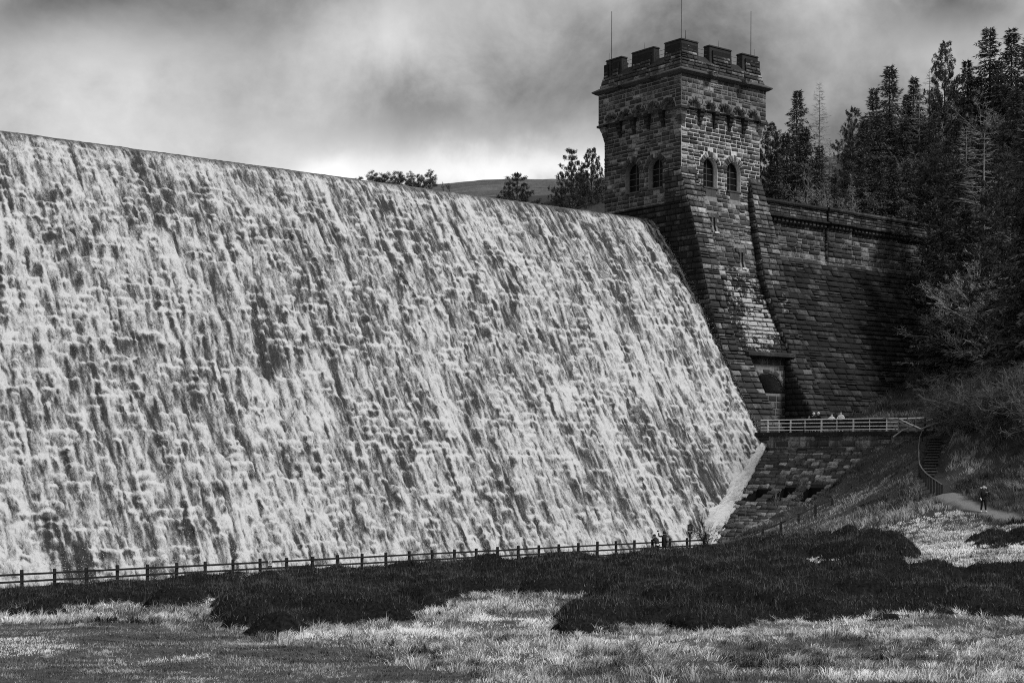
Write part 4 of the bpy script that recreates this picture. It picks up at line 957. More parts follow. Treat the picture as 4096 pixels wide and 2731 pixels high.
for kd, seeds in (('spruce', (1, 2, 3)), ('pine', (4, 5, 6)), ('round_pine', (7, 8)), ('larch', (9, 10))): PROTO[kd] = [proto_tree(kd, s_) for s_ in seeds]
PROTO['birch'] = [bare_mesh(31, 16, 1, 5, .42, .16, .03), bare_mesh(32, 16, 2, 5, .4, .14, .03)]
PROTO['bush'] = [bare_mesh(41, 5, 7, 4, .6, .05, .022), bare_mesh(42, 5, 8, 4, .6, .05, .022), bare_mesh(43, 5, 7, 4, .7, .05, .022)]
PROTO['sapling'] = [bare_mesh(51, 4, 2, 3, .26, .05, .024, kids=(3, 6)), bare_mesh(52, 4, 1, 3, .26, .055, .024, kids=(4, 6))]
NAMES = {'spruce': 'spruce_tree', 'pine': 'pine_tree', 'round_pine': 'pine_tree', 'larch': 'larch_tree', 'birch': 'birch_tree', 'bush': 'bare_bush', 'sapling': 'sapling'}
CATS = {'spruce': 'tree', 'pine': 'tree', 'round_pine': 'tree', 'larch': 'tree', 'birch': 'tree', 'bush': 'bush', 'sapling': 'sapling'}
MATS = {'spruce': ('bark', 'spruce'), 'pine': ('bark', 'pine'), 'round_pine': ('bark', 'pine'), 'larch': ('bark_pale', 'larch'), 'birch': ('bark_pale', 'larch'), 'bush': ('twig', 'twig'), 'sapling': ('twig_dark', 'twig_dark')}
UH = {'spruce': 16, 'pine': 16, 'round_pine': 15.5, 'larch': 16, 'birch': 15, 'bush': 5, 'sapling': 4}
cnt = [0]
def plant(kind, x, y, z, h, label, group=None, wide=1.0, var=None):
    cnt[0] += 1; pv = PROTO[kind]; t_, c_ = pv[(cnt[0]*7+3) % len(pv) if var is None else var % len(pv)]
    e = empty(NAMES[kind], label, CATS[kind], (x, y, z), group, rz=(cnt[0]*2.399) % 6.283); k = h/UH[kind]; e.scale = (k*wide, k*wide, k)
    woody = kind in ('bush', 'sapling')
    link('stem' if woody else 'trunk', t_, M[MATS[kind][0]], e); link('twigs' if woody else 'crown', c_, M[MATS[kind][1]], e); return e
def depth_for(px, py, h, ymin, ymax):
    Y = np.linspace(ymin, ymax, 160); X = (px-512)/F*Y; Z = CAMZ-(py-HZ)/F*Y; G = ground(X, Y, False); i = int(np.argmin(np.abs(Z-G-h)))
    return X[i], Y[i], G[i], Z[i]-G[i]
RT = np.random.default_rng(77)
wallY = lambda px: float(np.interp(px, [770, 830, 870, 905, 925], [157, 162, 167, 171, 176]))
# trees that break the skyline, each told apart
SKYL = [(771, 122, 'pine', 13, 1.2, 'bushy pine just right of the tower wall, below its cornice'),
 (797.6, 88, 'spruce', 17, .9, 'dark pointed spruce, first tall one right of the tower'),
 (819, 83, 'larch', 17, .9, 'bare larch with a twiggy spire beside the first tall spruce'),
 (843, 120, 'birch', 12, .9, 'thin bare birch in the skyline dip right of the bare larch'),
 (853, 104, 'pine', 15, 1.0, 'pine on the left shoulder of the tall dark spruce above the wall'),
 (874, 86, 'spruce', 16, 1.0, 'spruce touching the left side of the tall dark spruce'),
 (890, 64, 'spruce', 20, .95, 'tall dark spruce standing over the middle of the wing wall'),
 (914, 75, 'spruce', 17, 1.0, 'spruce between the tall dark spruce and the narrow pine spire'),
 (930, 67, 'larch', 17, .8, 'pale bare larch tip left of the narrow pine spire'),
 (944, 42, 'pine', 21, .85, 'narrow spire-topped pine rising above its neighbours on the slope'),
 (967, 58, 'spruce', 18, 1.0, 'spruce between the narrow pine spire and the highest spruce'),
 (989, 25, 'spruce', 22, 1.0, 'highest spruce on the hill with a feathery open top'),
 (1012, 27, 'spruce', 22, .95, 'spruce near the right edge, right of the highest spruce'),
 (1030, 34, 'spruce', 22, 1.1, 'spruce cut by the right edge of the view at the hilltop')]
for px, py, kd, h, wd, lb in SKYL:
    x, y, g_, hh = depth_for(px, py, h, wallY(px)+6 if px < 930 else 165, 300); plant(kd, x, y, g_-.3, hh+.3, lb, None, wd*(1.2 if kd == 'spruce' else 1))
sk = lambda x: float(np.interp(x, [765, 790, 815, 840, 860, 890, 914, 944, 966, 990, 1024, 1080], [150, 118, 128, 135, 112, 96, 88, 80, 72, 58, 48, 30]))
LBK = {'spruce': 'dark spruce massed in the dense wood', 'pine': 'bushy pine massed in the dense wood', 'larch': 'leafless larch among evergreens of the dense wood', 'birch': 'pale leafless birch among evergreens of the dense wood'}
ZN = lambda px: 'above the wall near the tower' if px < 830 else 'above the far half of the wall' if px < 915 else 'around the narrow pine spire' if px < 975 else 'by the right edge of the view'
MASS = []
for row, (dy, step) in enumerate(((10, 15), (34, 14), (60, 14), (88, 14))):
    x = 772+row*4
    while x < 1085:
        px = x+RT.uniform(-4, 4); py = sk(px)+dy+RT.uniform(-8, 8)
        kd = RT.choice(['spruce', 'pine', 'pine', 'larch', 'birch'], p=[.66, .03, .07, .12, .12])
        lim = float(np.interp(px, [770, 915], [195, 215]))
        if py < lim-12 or px > 915: MASS.append((px, py, str(kd), row))
        x += step
ORD = ['leftmost', 'second from left', 'third from left', 'fourth from left', 'fifth from left', 'sixth from left', 'seventh from left', 'eighth from left', 'ninth from left', 'tenth from left', 'eleventh from left', 'twelfth from left', 'thirteenth from left', 'fourteenth from left', 'fifteenth from left', 'sixteenth from left', 'seventeenth from left', 'eighteenth from left', 'nineteenth from left']
PLU = {'spruce': 'spruces', 'pine': 'pines', 'larch': 'bare larches', 'birch': 'bare birches'}; MC = {}
for px, py, kd, row in sorted(MASS):
    key = (kd, ZN(px)); n_ = MC.get(key, 0); MC[key] = n_+1
    x_, y_, g_, hh = depth_for(px, py, RT.uniform(13, 18), wallY(px)+5 if px < 925 else 158, 300)
    plant(kd, x_, y_, g_-.3, hh+.3, ORD[n_]+' of the '+PLU[kd]+' massed '+ZN(px), 'trees of the dense hillside wood', RT.uniform(.95, 1.3))
FR = [(950, 150, 'pine', 18, 142), (957, 168, 'spruce', 17, 136), (982, 130, 'larch', 19, 134), (1004, 150, 'pine', 19, 130), (1030, 120, 'spruce', 20, 128), (1060, 110, 'pine', 20, 126),
      (952, 232, 'spruce', 12, 134), (965, 205, 'spruce', 15, 130), (990, 235, 'spruce', 12, 126), (1012, 215, 'larch', 14, 124), (1040, 200, 'pine', 16, 122),
      (946, 290, 'spruce', 8, 136), (1000, 285, 'spruce', 9, 124), (1030, 270, 'pine', 11, 120), (975, 262, 'larch', 11, 128), (953, 250, 'birch', 12, 130), (1020, 240, 'birch', 13, 121)]
for kd0 in ('pine', 'spruce', 'larch', 'birch'):
    for n_, (px, py, kd, h, ym) in enumerate(sorted(q for q in FR if q[2] == kd0)):
        x_, y_, g_, hh = depth_for(px, py, h, ym-8, ym+22); plant(kd, x_, y_, g_-.3, hh+.3, ORD[n_]+' of the '+{'pine': 'bushy pines', 'spruce': 'dark spruces', 'larch': 'bare larches', 'birch': 'pale bare birches'}[kd]+' on the slope before the wall end', 'trees in front of the end of the wing wall', 1.25)
# shore pines beyond the crest
for px, py, Y, h, wd, lb, va in ((572, 147, 205, 18, 1.1, 'taller left one of the two shore pines beside the tower', 0), (591, 148, 200, 18, 1.05, 'right one of the two shore pines, nearest the tower', 1), (517, 170, 205, 14.5, 1.5, 'broad pine behind the crest, left of the two shore pines', 2), (508, 181, 208, 12, 1.1, 'low pine at the left flank of the broad pine behind the crest', 0), (581, 172, 212, 14, 1.2, 'lower pine filling the gap between the two shore pines', 2), (603, 186, 212, 12, 1.2, 'small pine against the tower behind the crest', 1), (561, 186, 210, 12, 1.1, 'low pine at the left foot of the two shore pines', 0)):
    v = W(px, py, Y); plant('pine', v.x, Y, v.z-h, h, lb, None, wd, va)
for i, (px, py, h, wd) in enumerate(((359, 175, 5, 1.1), (372, 170, 9, 1), (380, 171, 9, 1.1), (388, 172, 8, 1.1), (397, 169, 10, 1.0), (411, 171, 9, 1.0), (419.5, 172, 8, .7), (430, 169, 8.5, 1.0))):
    v = W(px, py, 560); gg = float(hill_z(np.array([v.x]), np.array([560.]))[0])
    lb = ['low shrub-like pine, leftmost of the row on the far hill', 'second tree from the left in the far hill row', 'third tree from the left in the far hill row', 'fourth tree from the left in the far hill row', 'widest round pine in the middle of the far hill row', 'third tree from the right in the far hill row', 'slim tree beside the last round pine of the far hill row', 'rightmost round pine of the far hill row, on a bare trunk'][i]
    plant('round_pine', v.x, 560, min(gg, v.z-h*.9), v.z-min(gg, v.z-h*.9), lb, 'row of trees on the far hill', wd*.8)
for px, py, lb in ((443, 181, 'small bare bush right of the far row of trees'), (450, 180, 'tiny windswept bare bush on the hill brow'), (427, 182, 'bare bush at the foot of the rightmost round pine')):
    v = W(px, py, 556); plant('sapling', v.x, 556, v.z-4.0, 4.2, lb, None, 1.2)
# bare bushes on the right bank
BU = [(958, 398, 118), (975, 372, 118), (996, 352, 117), (1018, 330, 116), (1040, 350, 112), (985, 405, 115), (1008, 385, 112), (1030, 380, 110), (1003, 410, 112), (945, 392, 128), (960, 350, 126), (1050, 400, 106), (980, 330, 124), (1005, 305, 124), (1035, 300, 120)]
for i, (px, py, Y) in enumerate(sorted(BU)):
    X = (px-512)/F*Y; g_ = gz(X, Y); plant('bush', X, Y, g_-.2, RT.uniform(4.2, 6.2), ORD[i]+' of the tangled leafless bushes right of the steps', 'bare bushes on the right bank', 1.15)
for px, Y, h, lb in ((706, 107.5, 3.5, 'slender bare sapling by the fence, against the white water'), (714, 108.5, 3.7, 'second bare sapling by the fence, right of the slender one')):
    X = (px-512)/F*Y; plant('sapling', X, Y, 2.8, h, lb)
for i, (px, py, Y, h) in enumerate(sorted(((777, 520, 119, 3.0), (797, 505, 118, 3.4), (870, 520, 96, 2.2), (885, 530, 90, 2.0), (790, 530, 112, 2.5)))):
    X = (px-512)/F*Y; g_ = gz(X, Y); o = plant('sapling', X, Y, g_-.1, h, ORD[i]+' of the thin leafless saplings on the grassy bank', 'saplings on the grassy bank')
    for c in o.children:
        c.data = c.data.copy(); c.data.materials.clear(); c.data.materials.append(M['twig'])
# fallen, leaning poles at the head of the steps
def pole(a, b_, r, lb):
    m = MB(); a = Vector(a); b_ = Vector(b_); m.tube([a, a.lerp(b_, .4)+Vector((0, 0, .12)), b_], [r, r*.8, r*.5], 6); o = m.build('fallen_trunk', M['bark_pale']); tag(o, lb, 'fallen trunk', 'fallen trunks over the steps')
pole(W(893, 436.5, 119), W(916, 424, 119), .06, 'short pale fallen trunk left of the top of the steps'); pole(W(920, 429, 118), W(954, 418.5, 117.5), .07, 'pale fallen trunk leaning up to the right above the steps')
pole(W(883, 417, 122), W(915, 428, 119), .06, 'pale fallen trunk slanting down from the railing to the steps')

# ---------------------------------------------------------------- heather, grasses
def proj(x, y, z): return 512+F*x/y, HZ-(z-CAMZ)/y*F
def poly_in(px, py, poly):
    ins_ = np.zeros(px.shape, bool); n = len(poly)
    for i in range(n):
        x0, y0 = poly[i]; x1, y1 = poly[(i+1) % n]
        c = ((y0 > py) != (y1 > py)) & (px < (x1-x0)*(py-y0)/((y1-y0) if y1 != y0 else 1e-9)+x0); ins_ ^= c
    return ins_
LOWE = [(-60, 612), (0, 613), (45, 613), (107, 607), (149, 605), (193, 599), (236, 602), (222, 618), (232, 628), (260, 633), (300, 627), (350, 621), (380, 621), (414, 608), (451, 594), (518, 594.5), (580, 593), (620, 592), (606, 606), (563, 624), (572, 633), (600, 628), (650, 624), (690, 632), (745, 622), (809, 619), (860, 622), (880, 619), (968, 614), (1024, 619), (1110, 618)]
UPE = [(1110, 571), (1024, 571), (960, 571), (905, 570), (870, 568), (820, 568), (800, 566), (790, 558), (830, 559), (880, 562), (908, 557), (905, 543), (880, 536), (840, 536), (790, 543), (740, 545), (715, 548), (700, 551), (640, 556), (560, 560), (400, 566), (250, 574), (120, 583), (0, 592), (-60, 596)]
HPOLY = LOWE+UPE
GAP = [(245, 579), (285, 578), (295, 584), (250, 586)]
BUSH2 = [(972, 546), (1000, 538), (1060, 533), (1060, 540), (1000, 546), (978, 549)]
EDGE_N = lambda x, y: (fbm(x*.5, y*.5, 200, 3)-.5)
def mask_heather(x, y):
    z = ground(x, y, False); px, py = proj(x, y, z); e2_ = fbm(x*2.1, y*2.1, 205, 2)-.5; px = px+EDGE_N(x, y)*60+e2_*30; py = py+EDGE_N(x+50, y)*15+e2_*8
    m = (poly_in(px, py, HPOLY) & ~poly_in(px, py, GAP)) | poly_in(px, py, BUSH2)
    s, q = toD(x, y)
    return m & (q > 27.2)
def mask_turf(px, py):
    lim = np.interp(px, [-100, 0, 150, 240, 330, 430, 520], [625, 626, 627, 636, 650, 668, 690]); return (py > lim)
# canopy of the heather: hummocky mounds
GS = .22; gx = np.arange(-48, 46, GS); gy = np.arange(36, 112, GS); GX, GY = np.meshgrid(gx, gy, indexing='ij')
HM = mask_heather(GX.ravel(), GY.ravel()).reshape(GX.shape).astype(float)
def blur(a, n=2):
    for _ in range(n):
        a = (np.roll(a, 1, 0)+a+np.roll(a, -1, 0))/3; a = (np.roll(a, 1, 1)+a+np.roll(a, -1, 1))/3
    return a
HB = blur(HM, 4); GG = ground(GX, GY)
hum = fbm(GX*.45, GY*.45, 210, 3); hum2 = fbm(GX*1.6, GY*1.6, 220, 3)
pxg, pyg = proj(GX, GY, GG); TALL = np.exp(-(((pxg-880)/34)**2+((pyg-552)/14)**2))*.75+np.exp(-(((pxg-790)/40)**2+((pyg-550)/12)**2))*.35
_s, _q = toD(GX, GY); nearfence = np.clip((_q-27)/6, 0, 1)
DOME = np.zeros(GX.shape); RD = np.random.default_rng(404)
for cx, cy in zip(RD.uniform(-48, 46, 4200), RD.uniform(36, 112, 4200)):
    if abs(cx) > cy*.4+3: continue
    r = RD.uniform(.45, 1.25); h_ = r*RD.uniform(.22, .62); a0 = max(0, int((cx-r*1.3-gx[0])/GS)); a1 = int((cx+r*1.3-gx[0])/GS)+2; b0 = max(0, int((cy-r*1.3-gy[0])/GS)); b1 = int((cy+r*1.3-gy[0])/GS)+2
    sl_ = (slice(a0, a1), slice(b0, b1)); d_ = np.hypot((GX[sl_]-cx)/RD.uniform(.9, 1.3), GY[sl_]-cy)/r; DOME[sl_] = np.maximum(DOME[sl_], h_*np.sqrt(np.clip(1-d_**2, 0, 1)))
HC = np.where(HB > .12, (-.05+.5*(hum-.3)+DOME*1.0+.25*(hum2-.5)+TALL*.7)*np.clip(HB*1.9-.1, 0, 1)*(.62+.38*nearfence), -.6)
HC = np.where(HB > .12, np.maximum(HC, .0)+(fbm(GX*3.3, GY*3.3, 240, 2)-.5)*.22*np.clip(HB*2, 0, 1), HC)
HB = HB*np.clip(.35+DOME*2.2+HM*.0+np.clip(HB-.75, 0, 1)*3, 0, 1); HC = np.where(HB > .12, HC, -.6)
i = np.arange(GX.size).reshape(GX.shape); Fq = np.stack([i[:-1, :-1], i[1:, :-1], i[1:, 1:], i[:-1, 1:]], -1).reshape(-1, 4)
keep = (HB.ravel()[Fq] > .12).any(1)
V = np.stack([GX, GY, GG+HC], -1).reshape(-1, 3); use = np.unique(Fq[keep]); remap = np.full(len(V), -1); remap[use] = np.arange(len(use))
hm_o = link('heather_mounds', npmesh('heather_mounds', V[use], remap[Fq[keep]], True), M['heather_shade']); tag(hm_o, kind='stuff', label='dark hummocks of heather between the fence and the meadow', cat='heather')
def hsample(A, x, y):
    fx = np.clip((x-gx[0])/GS, 0, len(gx)-2); fy = np.clip((y-gy[0])/GS, 0, len(gy)-2); ix = fx.astype(int); iy = fy.astype(int); u = fx-ix; v = fy-iy
    return (A[ix, iy]*(1-u)+A[ix+1, iy]*u)*(1-v)+(A[ix, iy+1]*(1-u)+A[ix+1, iy+1]*u)*v
def blades(P, Dv, ln, wd, tone, R, bendz=.35):
    """curved 2-segment blades. P base (k,3), Dv lean dir (k,2) horizontal lean amount, ln, wd"""
    k = len(P); up = np.stack([Dv[:, 0]*.45, Dv[:, 1]*.45, np.ones(k)], 1); up /= np.linalg.norm(up, axis=1)[:, None]
    mid_ = P+up*(ln*.55)[:, None]; tipd = np.stack([Dv[:, 0]*1.5, Dv[:, 1]*1.5, np.full(k, bendz)*1.0+.35*(1-np.hypot(Dv[:, 0], Dv[:, 1]))], 1); tipd /= np.linalg.norm(tipd, axis=1)[:, None]
    tip = mid_+tipd*(ln*.55)[:, None]; a = R.uniform(0, 6.283, k); sd = np.stack([np.cos(a), np.sin(a)*.5, 0*a], 1)*(wd*.5)[:, None]
    V = np.stack([P-sd, P+sd, mid_+sd*.8, mid_-sd*.8, tip], 1).reshape(-1, 3); b = (np.arange(k)*5)[:, None]
    Fq = np.concatenate([b+np.array([[0, 1, 2]]), b+np.array([[0, 2, 3]]), b+np.array([[3, 2, 4]])]); return V, Fq, np.repeat(tone, 5)
def blade_obj(name, sets, mat, label, cat):
    Vs = []; Fs = []; Ts = []; b = 0
    for V, Fq, T in sets: Vs.append(V); Fs.append(Fq+b); Ts.append(T); b += len(V)
    me = npmesh(name, np.concatenate(Vs), np.concatenate(Fs)); a = me.attributes.new('tone', 'FLOAT', 'POINT'); a.data.foreach_set('value', np.concatenate(Ts).astype(np.float32))
    o = link(name, me, mat); tag(o, label, cat, kind='stuff'); return o
RV = np.random.default_rng(91)
def scatter(n_per_m2, x0, x1, y0, y1, fn, wedge=.40):
    """uniform points, denser near; fn(x,y)->keep"""
    n = int(n_per_m2*(x1-x0)*(y1-y0)); x = RV.uniform(x0, x1, n); y = RV.uniform(y0, y1, n); k = np.abs(x) < y*wedge+3; x, y = x[k], y[k]; k = fn(x, y); return x[k], y[k]
# heather sprigs: short wiry sprays in every direction over the hummocks
sets = []
for dens, y0, y1, ln_, wd_ in ((190, 38, 60, .14, .018), (120, 60, 84, .17, .024), (75, 84, 111, .20, .034)):
    x, y = scatter(dens, -46, 44, y0, y1, lambda x, y: hsample(HB, x, y) > .17)
    hv = vnoise(x*1.9, y*1.9, 233); z = hsample(GG+HC, x, y)+hv**2*.12; dm = hsample(DOME, x, y); keep = RV.random(len(x)) < np.clip(dm*4.5, .12, 1); x, y, z, hv = x[keep], y[keep], z[keep], hv[keep]; tn = np.clip(dm[keep]-.35, -.3, .4)*.5+ (fbm(x*.8, y*.8, 230, 3)-.5)*1.0+.04+(RV.random(len(x)) > .92)*.6  # tone rises with dome height, putting shade into sprigs in the dips
    D2 = RV.normal(0, .75, (len(x), 2)); sets.append(blades(np.stack([x, y, z-.05], 1), D2, RV.uniform(.45, 1.3, len(x))*ln_, np.full(len(x), wd_), tn, RV, .9))
    k = RV.random(len(x)) < .09                         # taller wands standing proud
    sets.append(blades(np.stack([x, y, z-.02], 1)[k], RV.normal(0, .25, (k.sum(), 2)), RV.uniform(1.3, 2.6, k.sum())*ln_, np.full(k.sum(), wd_*.7), tn[k], RV, 1.2))
blade_obj('heather', sets, M['heather'], 'dark heather sprigs between fence and meadow', 'heather')
# long pale tussock grass of the foreground
def tuss(x, y, nb, ln_, wd_, lean, tone, spread=.16, zoff=0.0):
    k = len(x); a = RV.uniform(0, 6.283, (k, nb)); r = np.abs(RV.normal(0, spread, (k, nb))); bx = x[:, None]+np.cos(a)*r; by = y[:, None]+np.sin(a)*r
    wind = np.stack([fbm(x*.3, y*.3, 300, 2)-.45, fbm(x*.3+9, y*.3, 301, 2)-.5], 1)*2.4
    dx = np.cos(a)*r/spread*.45*lean+wind[:, :1]*.5*lean+RV.normal(0, .16, (k, nb)); dy = np.sin(a)*r/spread*.45*lean+wind[:, 1:]*.5*lean+RV.normal(0, .16, (k, nb))
    L2 = (ln_[:, None]*RV.uniform(.55, 1.15, (k, nb))).ravel(); bx = bx.ravel(); by = by.ravel(); z = ground(bx, by)-.02+zoff
    return blades(np.stack([bx, by, z], 1), np.stack([dx.ravel(), dy.ravel()], 1), L2, np.full(len(bx), wd_), np.repeat(tone, nb)+RV.normal(0, .06, k*nb), RV, .2)
def in_meadow(x, y):
    z = ground(x, y, False); px, py = proj(x, y, z); hb = hsample(HB, x, y) if True else 0
    hb = np.where((y < gy[0]) | (y > gy[-1]), 0, hb); s, q = toD(x, y)
    return (hb < .55) & ~mask_turf(px+EDGE_N(x, y)*80, py+EDGE_N(x+30, y)*14) & (q > 27.5) & (py > 556)
sets = []
def mead_tone(x, y): 
    n = fbm(x*.28, y*.28, 320, 3); n2 = fbm(x*1.1, y*1.1, 330, 2); return np.clip((n-.36)*1.9, -.1, .75)*.75+(n2-.5)*.75+.08
def patchy(x, y, m=in_meadow): return m(x, y) & (RV.random(len(x)) < np.clip((fbm(x*.75, y*.75, 322, 3)-.38)*5.0, .08, 1))
x, y = scatter(8.0, -24, 24, 25, 44, patchy); tn = mead_tone(x, y)+RV.normal(0, .16, len(x)); sets.append(tuss(x, y, 60, RV.uniform(.12, .34, len(x))*(.6+.8*fbm(x*.5, y*.5, 325, 2)), .012, 2.3, tn, .11))
x, y = scatter(16, -24, 24, 25, 50, in_meadow); tn = mead_tone(x, y)-.12; sets.append(tuss(x, y, 10, RV.uniform(.08, .18, len(x)), .012, 1.8, tn, .2))
x, y = scatter(6.0, -32, 32, 44, 76, patchy); tn = mead_tone(x, y)+.05+RV.normal(0, .14, len(x)); sets.append(tuss(x, y, 38, RV.uniform(.16, .38, len(x)), .017, 2.0, tn, .12))
def in_gap(x, y): z = ground(x, y, False); px, py = proj(x, y, z); return poly_in(px, py, GAP)
x, y = scatter(6, -30, 0, 60, 90, in_gap); sets.append(tuss(x, y, 30, np.full(len(x), .5), .02, .8, np.full(len(x), .6)))
x, y = scatter(1.2, -38, 10, 60, 106, lambda x, y: (toD(x, y)[1] > 24.8) & (toD(x, y)[1] < 27.6)); sets.append(tuss(x, y, 30, np.full(len(x), .35), .025, .8, np.full(len(x), .5)))
blade_obj('long_grass', sets, M['grass_long'], 'pale dry tussock grass filling the foreground meadow', 'grass')
# cropped turf, lower left
def in_turf(x, y):
    z = ground(x, y, False); px, py = proj(x, y, z); return mask_turf(px+EDGE_N(x, y)*80, py+EDGE_N(x+30, y)*14) & (hsample(HB, x, y) < .4)
x, y = scatter(34, -22, 8, 25, 46, in_turf); z = ground(x, y, False); px, py = proj(x, y, z)
pale = np.exp(-(((px-20)/62)**2+((py-649)/8.5)**2)*1.4)+np.exp(-(((px-182)/34)**2+((py-659-(182-px)*.06)/2.6)**2)*1.3)
tn = (fbm(x*.9, y*1.8, 340, 3)-.5)*.9+.02+np.clip(pale*3.0-.5, 0, 1.1)
blade_obj('turf', [tuss(x, y, 12, RV.uniform(.05, .12, len(x)), .012, 1.3, tn, .09)], M['turf'], 'short mown dark turf with pale worn patches', 'grass')
# right-hand short pale pasture and the rough bank
def in_past(x, y):
    z = ground(x, y, False); px, py = proj(x, y, z); pd_ = seg_dist(x, y, [(p.x, p.y) for p in PATH]); hb = np.where(y < gy[-1], hsample(HB, x, y), 0)
    return (px > 775) & (py > np.interp(px, [775, 830, 900, 960, 1024, 1100], [556, 532, 522, 512, 524, 520])+EDGE_N(x, y)*18) & (hb < .4) & (pd_ > .7) & (y > 52)
x, y = scatter(10, 8, 44, 52, 104, in_past); tn = .55+(fbm(x*.5, y*.5, 350, 3)-.5)*1.2+(fbm(x*1.7, y*1.7, 351, 2)-.5)*.6
blade_obj('pasture', [tuss(x, y, 22, RV.uniform(.10, .24, len(x)), .025, 1.4, tn, .16)], M['grass_long'], 'short pale pasture right of the heather, below the path', 'grass')
TREADS = [W(930, 434, 121), W(930, 455, 115), W(930, 474, 110), W(942, 494, 102)]
def in_bank(x, y):
    s, q = toD(x, y); z = ground(x, y, False); px, py = proj(x, y, z); pd_ = seg_dist(x, y, [(p.x, p.y) for p in PATH+TREADS])
    return (s > -22) & ((q > np.interp(s, [-14, -11, -7.5, -3.5, 1.5, 4], BANKQ)+.25) | ((s > 9.5) & (q > 2))) & ~((s > s_edge(q)-.6) & (q < 30.5) & (s < 10)) & (pd_ > 1.0) & ~in_past(x, y) & (px > 722) & (np.where(y < gy[-1], hsample(HB, x, y), 0) < .5)
sets = []
x, y = scatter(3.0, 5, 48, 80, 128, in_bank); n_ = fbm(x*.30, y*.30, 360, 3); tn = (n_-.5)*1.7+.06+(fbm(x*1.5, y*1.5, 361, 2)-.5)*.7
z = ground(x, y, False); px, py = proj(x, y, z); tn += .42*np.exp(-((py-(522-(px-780)*.04))/9)**2)*(px < 960)
s__, q__ = toD(x, y); sh_ = np.where((s__ < 3) & (q__ < 37), .5, 1.0); sets.append(tuss(x, y, 26, RV.uniform(.35, .75, len(x))*sh_, .028, 1.7, tn, .28))
x, y = scatter(1.6, 24, 75, 95, 158, lambda x, y: (in_bank(x, y)) & (toD(x, y)[0] > 5)); tn = (fbm(x*.25, y*.25, 362, 3)-.5)*1.2-.02; sets.append(tuss(x, y, 24, RV.uniform(.4, .8, len(x)), .04, 1.3, tn, .35))
blade_obj('bank_grass', sets, M['bank_grass'], 'rough dark grass and dead bracken covering the bank', 'grass')
# ------------------------------------------------------------------ fence along the foot of the fall
M['coat_dark'] = plain('coat_dark', .012, .7, .2, .4, 9); M['coat_mid'] = plain('coat_mid', .10, .7, .2, .3, 9); M['coat_pale'] = plain('coat_pale', .75, .7, .2, .2, 9); M['coat_grey'] = plain('coat_grey', .22, .7, .2, .2, 9)
M['skin'] = plain('skin', .55, .55, .3, .05, 3); M['hair_dark'] = plain('hair_dark', .008, .5, .4, .3, 20); M['hat_pale'] = plain('hat_pale', .62, .8, .1, .15, 20); M['black'] = plain('black', .006, .6, .3, .2); M['sign_white'] = plain('sign_white', .6, .5, .3, .05); M['sign_grey'] = plain('sign_grey', .16, .5, .3, .05)
M['panel'] = plain('panel', .012, .7, .2, .2); M['paint_worn'] = None
m_, t_, b_ = newmat('worn_white_paint', .6, .3); g_ = nd(t_, 'ShaderNodeNewGeometry'); t_.links.new(ramp(t_, ns(t_, g_.outputs['Position'], 3.5, 6, .7), [(.33, .06), (.42, .8)]), b_.inputs['Base Color']); M['paint_worn'] = m_
QF = 26.0
def FP(s, z, dq=0): return D(s, -(QF+dq), z)
fence = empty('wooden_fence', 'long dark post and rail fence in front of the falling water', 'fence')
RF = np.random.default_rng(5)
s_ = -98.0; ks = []
while s_ < -17.2:
    ks.append(s_); s_ += 1.8
for s_ in ks:
    v = FP(s_, 0); g0 = gz(v.x, v.y); tp = 3.88+RF.uniform(-.03, .04); m = MB(); tl = RF.uniform(-.015, .015)
    R3 = Matrix.Rotation(math.atan2(DY, DX), 3, 'Z'); m.box((v.x, v.y, (g0-.3+tp)/2), (.15, .13, tp-g0+.3), R3 @ Matrix.Rotation(tl, 3, 'Y')); m.build('post', M['timber'], fence)
for z in (3.66, 3.28, 2.92):
    m = MB()
    for a, b in zip(ks[:-1], ks[1:]):
        dz0 = RF.uniform(-.012, .012); m.bar(FP(a, z+dz0, .09), FP(b+.02, z+RF.uniform(-.012, .012), .09), .045, .11)
    m.build('rail', M['timber'], fence)
# pole rail climbing the edge of the bank
cl = empty('handrail', 'low dark wooden rail climbing the grass bank from the fence end', 'handrail')
A = W(744, 538.5, 108.5); B = W(832, 499, 117.5)
pts = [A.lerp(B, k/5)+Vector((0, 0, .05*math.sin(k*2))) for k in range(6)]
m = MB(); [m.bar(pts[i], pts[i+1], .07, .10) for i in range(5)]; m.build('rail', M['timber'], cl)
for i in range(6):
    p = pts[i]; m = MB(); g0 = gz(p.x, p.y); m.box((p.x, p.y, (p.z+.12+min(g0, p.z-.5)-.2)/2), (.16, .14, p.z+.12-min(g0, p.z-.5)+.2)); m.build('post', M['timber'], cl)
